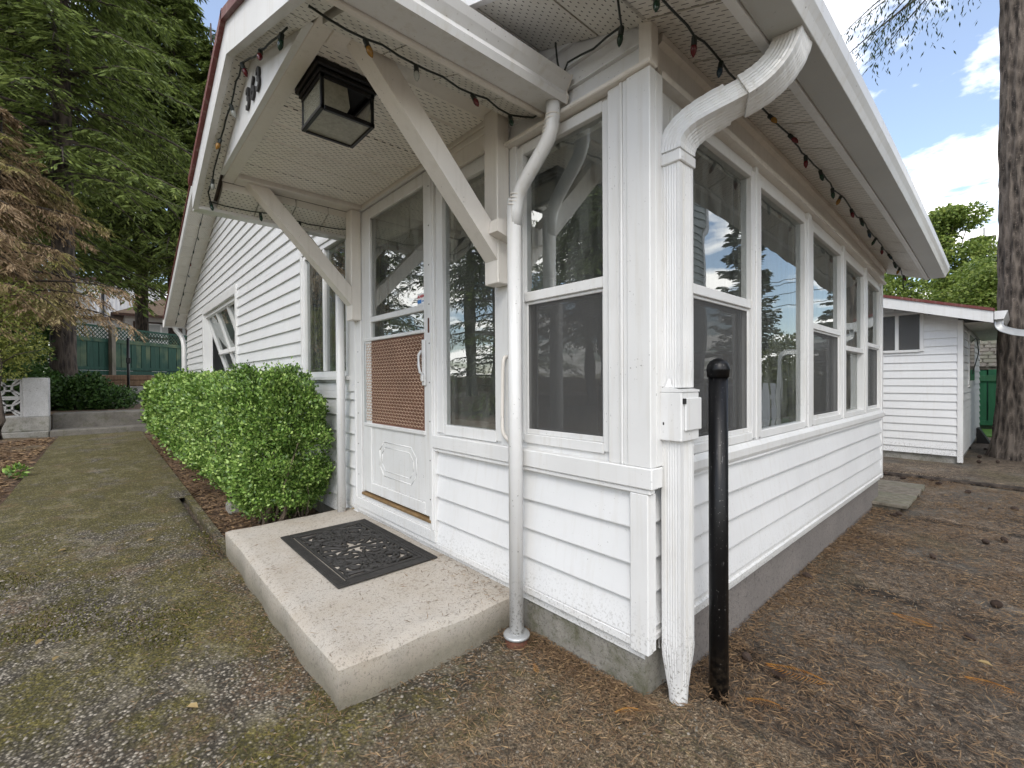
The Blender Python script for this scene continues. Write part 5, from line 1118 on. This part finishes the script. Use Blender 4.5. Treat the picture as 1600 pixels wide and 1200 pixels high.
V, F = clump(31, [(-12.9, -3.1, 2.0, 0.8, 0.8, 0.6), (-13.0, -2.75, 1.75, 0.5, 0.55, 0.35), (-12.8, -3.6, 2.6, 0.9, 0.8, 0.7), (-13.4, -3.0, 2.8, 0.8, 0.7, 0.5), (-12.9, -2.9, 1.35, 0.4, 0.35, 0.25)], 9000, 0.065, 0.4, 0.4, -0.15)
fast_mesh('foliage', V, F, 'yellow_leaf', ol)
def shrub(name, label, loc, blobs, n, L, leafm, seed, cat='shrub', group=None, stem=True):
    t = thing(name, label, cat, loc, group); V, F = clump(seed, [(loc[0]+b[0], loc[1]+b[1], loc[2]+b[2], *b[3:]) for b in blobs], n, L); fast_mesh('foliage', V, F, leafm, t)
    if stem:
        m_ = MB()
        for b in blobs:
            m_.tube([(loc[0]+b[0]*0.2, loc[1]+b[1]*0.2, loc[2]-0.05), (loc[0]+b[0]*0.6, loc[1]+b[1]*0.7, loc[2]+b[2]*0.6), (loc[0]+b[0], loc[1]+b[1], loc[2]+b[2])], 0.025*max(1, b[5]), 6, scale=[1, 0.7, 0.3])
        m_.build('stems', 'dark_bark', t)
    return t
shrub('fern_shrub', 'leafy dark green shrub spilling over behind the garden steps', (-15.8, -2.0, 0.34), [(0, 0, 0.35, 0.55, 0.75, 0.45), (0.25, 0.7, 0.28, 0.5, 0.6, 0.35), (-0.1, -0.6, 0.55, 0.5, 0.5, 0.5), (0.2, 0.3, 0.65, 0.4, 0.4, 0.3)], 9000, 0.10, 'shrub_leaf', 41)
shrub('garden_shrub', 'dark shrub filling the space behind the breeze-block wall', (-15.2, -4.0, 0.34), [(0, 0, 0.7, 0.9, 1.2, 0.8), (0, 1.0, 0.6, 0.6, 0.7, 0.7), (-0.5, 0.3, 1.5, 0.8, 1.3, 0.8)], 11000, 0.11, 'shrub_leaf', 42)
shrub('laurel_shrub', 'tall dark laurel standing behind the brown cypress and hemlock trunk', (-21.5, -3.7, 1.27), [(0, 0, 0.9, 0.8, 1.1, 1.0), (0.2, 0.6, 1.9, 0.7, 0.8, 0.8), (0, -0.9, 1.7, 0.8, 1.0, 1.0)], 10000, 0.14, 'shrub_leaf', 44)
shrub('weed', 'small fresh green weed sprouting beside the mossy path', (-7.4, -2.22, G), [(0, 0, 0.06, 0.09, 0.10, 0.07)], 120, 0.06, 'box_leaf', 43, 'plant', None, False)

# ------------------------------------------------------------------ clipped box hedge along the wall
hd = thing('box_hedge', 'bushy bright green clipped box hedge growing along the white house wall', 'hedge', (-6.5, -0.4, G))
def hedge_leaves():
    g = np.random.default_rng(5); n = 165000
    x = -2.84-8.3*g.random(n)**2.0; along = x
    # cross-section: superellipse bulging over the path, flared with height
    th = g.uniform(-0.62, math.pi*0.62, n)     # angle from front-low over the top
    cyy = -0.36; cz = 0.50+0.0*x; ry = 0.36+0.045*np.sin(x*2.1)+0.035*np.sin(x*5.3+1)+0.02*np.sin(x*11); rz = 0.535+0.035*np.sin(x*1.7+0.5)+0.03*np.sin(x*4.7)+0.02*np.sin(x*9.1)
    c, s = np.cos(th), np.sin(th); e = 0.62
    yy = cyy-np.sign(c)*np.abs(c)**e*ry; zz_ = cz+np.sign(s)*np.abs(s)**e*rz
    yy += np.where(zz_ < 0.35, (0.35-zz_)*0.30, 0)          # undercut at the foot
    O = unit(np.stack([np.zeros(n), -c/ry, s/rz], 1))
    # near end cap
    ke = n//5; x2 = -2.84+0.0*g.random(ke); a = g.uniform(0, 2*math.pi, ke); r_ = np.sqrt(g.random(ke)); yE = cyy-np.sign(np.cos(a))*np.abs(np.cos(a))**e*0.36*r_; zE = 0.50+np.sign(np.sin(a))*np.abs(np.sin(a))**e*0.52*r_
    xE = -2.98+0.16*np.sqrt(np.maximum(0, 1-r_**2))+0.04*np.sin(yE*13)*np.sin(zE*11)+np.where(zE < 0.3, -(0.3-zE)*0.25, 0)
    P = np.concatenate([np.stack([x, yy, zz_], 1), np.stack([xE, yE, zE], 1)]); O = np.concatenate([O, np.tile([1.0, 0, 0.2], (ke, 1))]); N = len(P)
    # taper the section near the end so the corner is rounded
    t = np.clip((P[:, 0]+3.14)/0.30, 0, 1); sc = 1-0.22*t*t; P[:, 1] = cyy+(P[:, 1]-cyy)*sc; P[:, 2] = 0.45+(P[:, 2]-0.45)*(1-0.07*t*t)
    lump = 0.095*np.sin(P[:, 0]*16+P[:, 2]*7)*np.sin(P[:, 2]*15+P[:, 1]*9)+0.035*np.sin(P[:, 0]*31+1)*np.sin(P[:, 2]*27+2)+0.03*np.sin(P[:, 1]*23+P[:, 0]*9)
    dep = lump-np.where(g.random(N) < 0.25, g.uniform(0, 0.24, N), np.abs(g.normal(0, 0.05, N)))+0.02*(g.random(N) < 0.14)*g.random(N)*4.0
    P = P+O*dep[:, None]+g.normal(0, 0.012, (N, 3))
    hole = (np.sin(P[:, 0]*6.3+1.2)*np.sin(P[:, 2]*9+P[:, 0]*2) > 0.50) & (g.random(N) < 0.88) & (P[:, 0] < -3.15); bare = (P[:, 2] < 0.12) & (np.sin(P[:, 0]*4.2+0.3) > 0.1) & (g.random(N) < 0.85)
    ok = (P[:, 2] > -0.03) & (P[:, 1] < -0.03) & ~hole & ~bare; P, O = P[ok], O[ok]; N = len(P)
    D = unit(O*0.55+np.array([0, 0, 0.45])+g.normal(0, 0.6, (N, 3))); Nn = unit(O*0.6+np.array([0, -0.1, 0.7])+g.normal(0, 0.7, (N, 3)))
    L = 0.029*g.uniform(0.5, 1.4, N)*np.clip(0.8+(-P[:, 0]-3)*0.19, 0.85, 2.1)
    return leaf_tris(P, D, Nn, L, L*0.62)
V, F = hedge_leaves(); fast_mesh('foliage', V, F, 'box_leaf', hd)
m_ = MB()
for k in range(170):
    x = -2.95-random.random()**1.5*7.5; y = random.uniform(-0.5, -0.2); p = np.array([x, y, G-0.04]); q_ = p+np.array([random.uniform(-0.2, 0.2), random.uniform(-0.22, 0.15), random.uniform(0.25, 0.5)]); r_ = q_+np.array([random.uniform(-0.15, 0.15), random.uniform(-0.15, 0.1), random.uniform(0.2, 0.4)])
    m_.tube([p, (p+q_)/2+np.array([0.02, 0.03, 0]), q_, r_], random.uniform(0.004, 0.012), 5, scale=[1.3, 1, 0.7, 0.3])
m_.tube([(-3.06, -0.50, G-0.03), (-3.05, -0.48, 0.08), (-3.15, -0.40, 0.35)], 0.03, 7); m_.build('stems', 'twig', hd)
bk = MB(); bk.bbox(-4.02, -3.84, -0.60, -0.42, G-0.04, G+0.06, 0.02); tag(bk.build('stone_block', 'foundation_front', loc=(-3.93, -0.51, G)), 'small dark stone block lying under the hedge', 'stone')

# ------------------------------------------------------------------ big fir at the right, trees behind the garage
fl = conifer(51, 22, 11.5, 4.2, 90, 0.17, 0.045, 0.55, 0.05, 13, 9, 0.8, 0.6)
FT = (0.94, 8.35, G)
big = thing('fir_tree', 'massive fir trunk with rough grey-brown bark standing beyond the paved yard', 'tree', FT)
m_ = MB(); ring = []; K = 72; seg = 60
for i in range(seg+1):
    z = G-0.1+(i/seg)**1.25*15; rr = 0.325-0.010*z+0.10*math.exp(-(z-G)/0.35)
    for j in range(K):
        a = 2*math.pi*j/K; rd = 0.016*math.sin(17*a+2.2*math.sin(z*1.7)+z*0.6)+0.010*math.sin(29*a-z*2.1+math.sin(z*3.1))+0.006*math.sin(z*11+5*a)
        ring.append((FT[0]+(rr+rd)*math.cos(a)-0.006*z, FT[1]+(rr+rd)*math.sin(a), z))
m_.add(ring, [(i*K+j, i*K+(j+1) % K, (i+1)*K+(j+1) % K, (i+1)*K+j) for i in range(seg) for j in range(K)], True); m_.build('trunk', 'fir_bark', big)
lb = MB(); lb.v = [(x+FT[0], y+FT[1], z+FT[2]) for x, y, z in fl[2].v]; lb.f = fl[2].f; lb.sm = fl[2].sm; lb.build('limbs', 'fir_bark', big); fast_mesh('crown', fl[0]+np.array(FT), fl[1], 'fir_needles', big)
# one low drooping branch that hangs into the sky over the eave
hg = conifer(53, 8.0, 7.5, 2.3, 6, 0.08, 0.02, 0.30, 0.02, 15, 10, 1.2, 0.1, az=(R(150), R(205)))
lb = MB(); lb.v = [(x+FT[0], y+FT[1], z+FT[2]) for x, y, z in hg[2].v]; lb.f = hg[2].f; lb.sm = hg[2].sm; lb.build('low_branch', 'fir_bark', big); fast_mesh('low_spray', hg[0]+np.array(FT), hg[1], 'fir_needles', big)
def broadleaf(name, label, loc, H, R_, n, L, seed, leafm='maple_leaf', group='leafy trees behind the garage'):
    g = np.random.default_rng(seed); t = thing(name, label, 'tree', loc, group); m_ = MB(); trunk_mesh(m_, loc, H*0.75, 0.02*H+0.03, k=8, seg=8)
    blobs = []
    for k in range(30):
        u = g.random(); z = H*(0.32+0.65*u); a = g.uniform(0, 6.28); rr = R_*math.sqrt(max(0.05, 1-((u-0.35)/0.72)**2))*g.uniform(0.25, 0.85); s = R_*g.uniform(0.20, 0.42)
        c = (loc[0]+rr*math.cos(a), loc[1]+rr*math.sin(a), loc[2]+z); blobs.append((*c, s, s, s*0.85))
        m_.tube([(loc[0], loc[1], loc[2]+z*0.45), ((loc[0]+c[0])/2, (loc[1]+c[1])/2, loc[2]+z*0.8), c], 0.012*H*0.5, 5, scale=[1, 0.6, 0.25], cap=False)
    m_.build('trunk', 'dark_bark', t); V, F = clump(seed+1, blobs, n, L, 0.75, 0.5, -0.05); fast_mesh('crown', V, F, leafm, t); return t
broadleaf('maple_tree', 'tall leafy maple rising behind the garage roof into the sky', (-1.35, 26.3, G), 8.6, 1.75, 26000, 0.13, 61)
broadleaf('leafy_tree', 'low yellow-green tree right behind the garage ridge', (-2.6, 19.0, G), 5.2, 1.8, 20000, 0.10, 62)
broadleaf('leafy_tree', 'green tree between the maple and the big fir trunk', (-0.4, 20.5, G), 5.1, 1.7, 20000, 0.10, 63)
broadleaf('leafy_tree', 'bushy light green tree just behind the big fir trunk', (0.75, 18.0, G), 4.4, 1.4, 18000, 0.09, 64)
broadleaf('leafy_tree', 'dark leafy tree hugging the shed roof', (1.2, 16.8, G), 3.4, 1.3, 9000, 0.13, 66, 'shrub_leaf')
C1 = conifer(71, 9.6, 1.0, 2.4, 90, 0.26, 0.08, 0.25, 0.25, 11, 8, 0.4)
sp = make_tree('spruce_tree', 'grey-green spruce behind the power wires by the fir trunk', (-0.7, 37.5, G), 9.7, 0.16, 'dark_bark', 'fir_needles', *C1, group='spruces behind the garage')
tree_copy(sp, 'spruce hidden partly by the garage eave', (-3.6, 34, G), 1.0, 0.72, 'spruces behind the garage')
# trees across the drive and side yard: they are what the porch glass mirrors
tree_copy(t2, 'big hemlock across the drive mirrored in the front windows', (-9.5, -12.5, G), 1.9, 0.62, 'hemlocks across the drive'); tree_copy(t1, 'hemlock across the drive mirrored in the storm door', (-14.5, -10.0, G), 0.4, 0.8, 'hemlocks across the drive')
tree_copy(t3, 'hemlock across the drive mirrored in the narrow window', (-13.5, -16.5, G), 4.4, 0.7, 'hemlocks across the drive'); tree_copy(t1, 'far hemlock across the drive mirrored in the corner window', (-7.0, -19.0, G), 2.9, 0.75, 'hemlocks across the drive')
A4 = conifer(91, 15, 0.8, 3.4, 120, 0.17, 0.055, 0.30, 0.15, 12, 9, 0.5)
t4 = make_tree('fir_tree', 'bushy low-branched fir across the drive mirrored in the storm door', (-16.0, -6.8, G), 15.2, 0.2, 'dark_bark', 'hemlock', *A4, group='hemlocks across the drive')
tree_copy(t4, 'bushy low-branched fir across the drive mirrored in the narrow window', (-11.5, -8.8, G), 2.0, 0.8, 'hemlocks across the drive'); tree_copy(t4, 'bushy low-branched fir across the drive mirrored in the corner window', (-8.5, -16.5, G), 4.0, 0.9, 'hemlocks across the drive'); tree_copy(t4, 'bushy fir at the far side of the drive', (-22.0, -9.5, G), 1.0, 0.95, 'hemlocks across the drive')
cedar = conifer(81, 6.0, 0.3, 0.9, 150, 0.15, 0.06, 0.10, 0.45, 9, 8, 0.2, 0.9)
make_tree('cedar_tree', 'conical cedar across the side yard mirrored in the porch windows', (4.45, 12.7, G), 5.9, 0.10, 'dark_bark', 'shrub_leaf', *cedar)
tree_copy(sp, 'spruce across the side yard mirrored in the porch windows', (3.3, 17.8, G), 2.2, 0.45)
shrub('yellow_shrub', 'tall yellow-green shrub across the side yard mirrored in the porch windows', (2.75, 11.3, G), [(0, 0, 0.9, 0.7, 0.7, 0.8), (0.3, 0.4, 1.6, 0.6, 0.6, 0.7), (-0.2, 0.5, 0.6, 0.5, 0.6, 0.6)], 9000, 0.09, 'yellow_leaf', 82)

# ------------------------------------------------------------------ litter on the ground
def ground_z(x, y):
    return np.where(y > 5.83, G-0.005, np.where((x > -0.35) & (y > 0.26), G-0.045, G))
def needles(n, box, seed, zf, dens=None, lmin=0.012, lmax=0.045, w_=0.0011):
    g = np.random.default_rng(seed); x = g.uniform(box[0], box[1], n); y = g.uniform(box[2], box[3], n)
    if dens is not None:
        ok = g.random(n) < dens(x, y); x, y = x[ok], y[ok]
    n = len(x); z = zf(x, y)+g.uniform(0.008, 0.020, n); a = g.uniform(0, 2*math.pi, n)
    D = np.stack([np.cos(a), np.sin(a), g.normal(0, 0.12, n)], 1); L = g.uniform(lmin, lmax, n)
    N = unit(np.stack([g.normal(0, 0.5, n), g.normal(0, 0.5, n), np.ones(n)], 1)); return leaf_tris(np.stack([x, y, z], 1), D, N, L, np.full(n, w_*2)*g.uniform(0.7, 1.5, n))
parts = []
vn = lambda x, y: np.clip(0.25+1.1*(np.sin(x*3.1+y*2)*np.sin(y*4.3-x*1.7)*0.5+0.5+0.35*np.sin(x*11+y*3)*np.sin(y*13-x*5))**2, 0, 1)
parts.append(needles(48000, (-0.06, 2.0, 0.26, 3.0), 1, ground_z, vn, 0.015, 0.055, 0.0016))
parts.append(needles(22000, (-0.05, 1.2, 2.6, 5.7), 2, ground_z, vn, 0.02, 0.06, 0.0016))
parts.append(needles(30000, (-0.78, 1.4, -1.4, 0.26), 3, ground_z, lambda x, y: np.clip(0.9-0.8*np.abs(y+0.1), 0.08, 1)*vn(x, y), 0.015, 0.05, 0.0014))
parts.append(needles(9000, (-3.2, -0.7, -1.35, -0.82), 4, ground_z, lambda x, y: np.clip(1-(-0.82-y)*4, 0.05, 1)*0.8))
parts.append(needles(5000, (-2.7, -0.75, -0.82, -0.01), 5, lambda x, y: np.full_like(x, 0.052), lambda x, y: np.clip(0.05+np.exp(y*7)*(x > -1.4)*0.9, 0, 1)))
parts.append(needles(14000, (-6.5, -0.5, -3.2, -0.9), 6, ground_z, lambda x, y: vn(x, y)**2*0.6))
parts.append(needles(9000, (-0.06, 0.14, 0.28, 4.0), 7, ground_z, lambda x, y: np.clip(1-(x+0.05)*7, 0.05, 1), 0.015, 0.05, 0.0015))
parts.append(needles(5000, (-0.74, 0.0, -0.16, 0.02), 8, ground_z, lambda x, y: np.clip(1+y*6, 0.1, 1), 0.012, 0.04, 0.0014))
parts.append(needles(16000, (-12.5, -2.75, -0.78, -0.05), 10, lambda x, y: np.full_like(x, G-0.035), lambda x, y: np.clip(0.15+2.0/(-x), 0, 1), 0.03, 0.09, 0.006))
parts.append(needles(14000, (-12.5, -4.8, -4.5, -2.2), 12, lambda x, y: np.full_like(x, G+0.006), None, 0.04, 0.11, 0.010))
V = np.concatenate([p[0] for p in parts]); F = np.arange(len(V)).reshape(-1, 4)
tag(fast_mesh('needle_litter', V, F, 'needle'), 'dry brown conifer needles strewn over the paved ground', 'needles', kind='stuff')
g = np.random.default_rng(9); n = 9000; x = g.uniform(-4.0, 1.6, n); y = g.uniform(-3.0, 2.6, n); ok = ~((x > -2.72) & (x < -0.72) & (y > -0.84)) & ~((x < -2.7) & (y > -0.82)) & ((y < -0.01) | (x > 0.0)) & ((y < 0.12) | (y > 0.30)); x, y = x[ok], y[ok]; n = len(x)
r_ = g.uniform(0.0025, 0.007, n)*np.clip(1+(-x)*0.12, 1, 1.6); c = np.stack([x, y, ground_z(x, y)+0.006], 1); dirs = np.array([(1, 0, 0), (0, 1, 0), (-1, 0, 0), (0, -1, 0), (0, 0, 0.8)]); a = g.uniform(0, 6.28, n); ca, sa = np.cos(a), np.sin(a)
V = np.stack([c+np.stack([(d[0]*ca-d[1]*sa)*g.uniform(0.7, 1.3, n), (d[0]*sa+d[1]*ca)*g.uniform(0.7, 1.3, n), np.full(n, d[2])], 1)*r_[:, None] for d in dirs], 1)
F = (np.arange(n)[:, None, None]*5+np.array([[0, 1, 4], [1, 2, 4], [2, 3, 4], [3, 0, 4]])).reshape(-1, 3)
tag(fast_mesh('gravel', V.reshape(-1, 3), F, 'pebble'), 'loose small stones on the worn asphalt', 'gravel', kind='stuff')
# tufts of moss on the asphalt
g = np.random.default_rng(14); n = 75000; x = g.uniform(-3.7, -0.75, n); y = g.uniform(-3.6, -0.84, n)
fz_ = np.sin(x*2.1+1.3*np.sin(y*2.3))*np.sin(y*3.4+1.1*np.sin(x*1.7))+0.5*np.sin(x*6.3+y*4.1)*np.sin(y*7.7-x*2.2)+0.35*np.sin(x*15+y*9)*np.sin(y*19-x*7)
ok = (fz_ > 0.42) & (g.random(n) < np.clip((fz_-0.42)*2.2, 0, 1)) & ~((x > -2.75) & (y > -0.86)) & ~((x < -4.75) & (y < -2.1)); x, y = x[ok], y[ok]; n = len(x)
D = unit(np.stack([g.normal(0, 0.7, n), g.normal(0, 0.7, n), np.ones(n)], 1)); N = unit(g.normal(0, 1, (n, 3))); L = g.uniform(0.005, 0.013, n)*np.clip(1-x*0.12, 1, 1.9)
V, F = leaf_tris(np.stack([x, y, np.full(n, G-0.001)], 1), D, N, L, L*0.5)
tag(fast_mesh('moss_tufts', V, F, 'moss'), 'short olive moss growing in patches on the asphalt', 'moss', kind='stuff')
# cones
q = MB(); prof = [(0.004, -0.028)]
for k in range(7): prof += [(0.009+0.011*math.sin((k+0.6)/7*math.pi), -0.026+k*0.0078), (0.006+0.008*math.sin((k+0.8)/7*math.pi), -0.021+k*0.0078)]
q.lathe((0, 0, 0), prof+[(0.002, 0.03)], 9, False); CM = bpy.data.meshes.new('pine_cone'); CM.from_pydata(q.v, [], q.f); CM.materials.append(M['cone_brown'])
cones = [(1547, 796), (1388, 782), (1396, 806), (1340, 842), (1412, 769), (1405, 805), (1458, 871), (1569, 845), (1541, 848), (1586, 797), (1167, 1030), (1216, 1056), (1516, 997), (1558, 947), (1512, 770), (1467, 757), (1455, 745), (1559, 722), (1530, 722), (1515, 700), (1540, 702), (1530, 714), (1383, 741), (1411, 748), (1262, 902)]
for i, (px, py) in enumerate(cones):
    v = fw+rt*(px-800)/711.1-up*(py-600)/711.1; t = (G-0.035-CAM[2])/v[2]; p = CAM+v*t
    if p[1] > 5.83: t = (G+0.01-CAM[2])/v[2]; p = CAM+v*t
    o = bpy.data.objects.new('pine_cone', CM); col.objects.link(o); s = random.uniform(0.75, 1.15); o.scale = (s, s, s); o.location = (p[0], p[1], (G-0.045 if p[1] < 5.83 else G-0.005)+0.019*s); o.rotation_euler = (R(88)+random.uniform(-0.2, 0.2), random.uniform(-0.2, 0.2), random.uniform(0, 6))
    tag(o, 'small dark fir cone lying on the needle-covered yard', 'fir cone', 'fir cones on the yard')
def frond_mesh(L=0.16):
    q = MB(); n = 17
    for k in range(n):
        t = k/n; y = L*t; w_ = 0.052*math.sin(math.pi*(0.15+0.85*t))*(1-t*0.4)+0.003
        for s in (-1, 1):
            q.add([(0, y, 0.003), (s*w_*0.6, y+0.010, 0.006), (s*w_, y+0.022, 0.002), (s*w_*0.35, y+0.005, 0.003)], [(0, 1, 2, 3)])
    q.add([(-0.0012, -0.02, 0.003), (0.0012, -0.02, 0.003), (0.0006, L, 0.004), (-0.0006, L, 0.004)], [(0, 1, 2, 3)])
    me = bpy.data.meshes.new('frond'); me.from_pydata(q.v, [], q.f); me.materials.append(M['orange_frond']); return me
FM = frond_mesh()
for px, py, rz, s, lab in ((1000, 1127, 2.6, 0.55, 'orange cedar frond lying in the needles below the corner downspout'), (840, 1066, 1.0, 0.35, 'small orange cedar frond fallen near the rusty drain stub'), (1222, 1104, 2.1, 0.7, 'orange cedar frond fallen beside the asphalt lip near the black post'), (1290, 1066, 1.9, 1.2, 'long orange cedar frond lying on the paved yard'),
                       (1585, 1080, 1.8, 0.8, 'orange cedar frond out on the open yard'), (1458, 978, 1.6, 0.9, 'pale orange cedar frond on the yard crack'), (812, 1000, 2.8, 0.3, 'tiny orange cedar frond at the foot of the round downspout')):
    v = fw+rt*(px-800)/711.1-up*(py-600)/711.1; t = (G-0.02-CAM[2])/v[2]; p = CAM+v*t; z = G-0.03 if p[1] > 0.26 else G+0.012
    o = bpy.data.objects.new('cedar_frond', FM); col.objects.link(o); o.location = (p[0], p[1], z+0.004); o.rotation_euler = (0.06, 0.05, rz); o.scale = (s, s, s); tag(o, lab, 'frond', 'fallen orange fronds')
def fallen(px, py, z, lab, mat='dry_leaf', s=0.035):
    v = fw+rt*(px-800)/711.1-up*(py-600)/711.1; t = (z-CAM[2])/v[2]; p = CAM+v*t; q = MB()
    a = random.uniform(0, 6); pts = [(0, 0), (0.35, 0.28), (0.8, 0.22), (1.0, 0), (0.8, -0.22), (0.35, -0.28)]
    q.add([(p[0]+s*(x*math.cos(a)-y*math.sin(a)), p[1]+s*(x*math.sin(a)+y*math.cos(a)), p[2]+0.010+0.012*abs(y)*3*s/0.05) for x, y in pts], [(0, 1, 2, 3), (0, 3, 4, 5)])
    tag(q.build('fallen_leaf', mat, loc=tuple(p)), lab, 'leaf', 'fallen leaves')
fallen(1552, 1045, G-0.03, 'curled tan leaf with pale underside on the open yard', s=0.045); fallen(82, 1037, G, 'pale yellow leaf lying on the asphalt drive'); fallen(70, 1002, G, 'yellow blade of leaf stuck in asphalt moss', s=0.045); fallen(228, 848, G, 'small orange leaf on the mossy path', s=0.05)
fallen(90, 864, G, 'yellow leaf on the grey-brown asphalt', s=0.045); fallen(310, 1110, G, 'thin pale leaf at the front of the drive', s=0.045); fallen(548, 797, 0.063, 'orange leaf scrap in the corner of the concrete step', s=0.04)
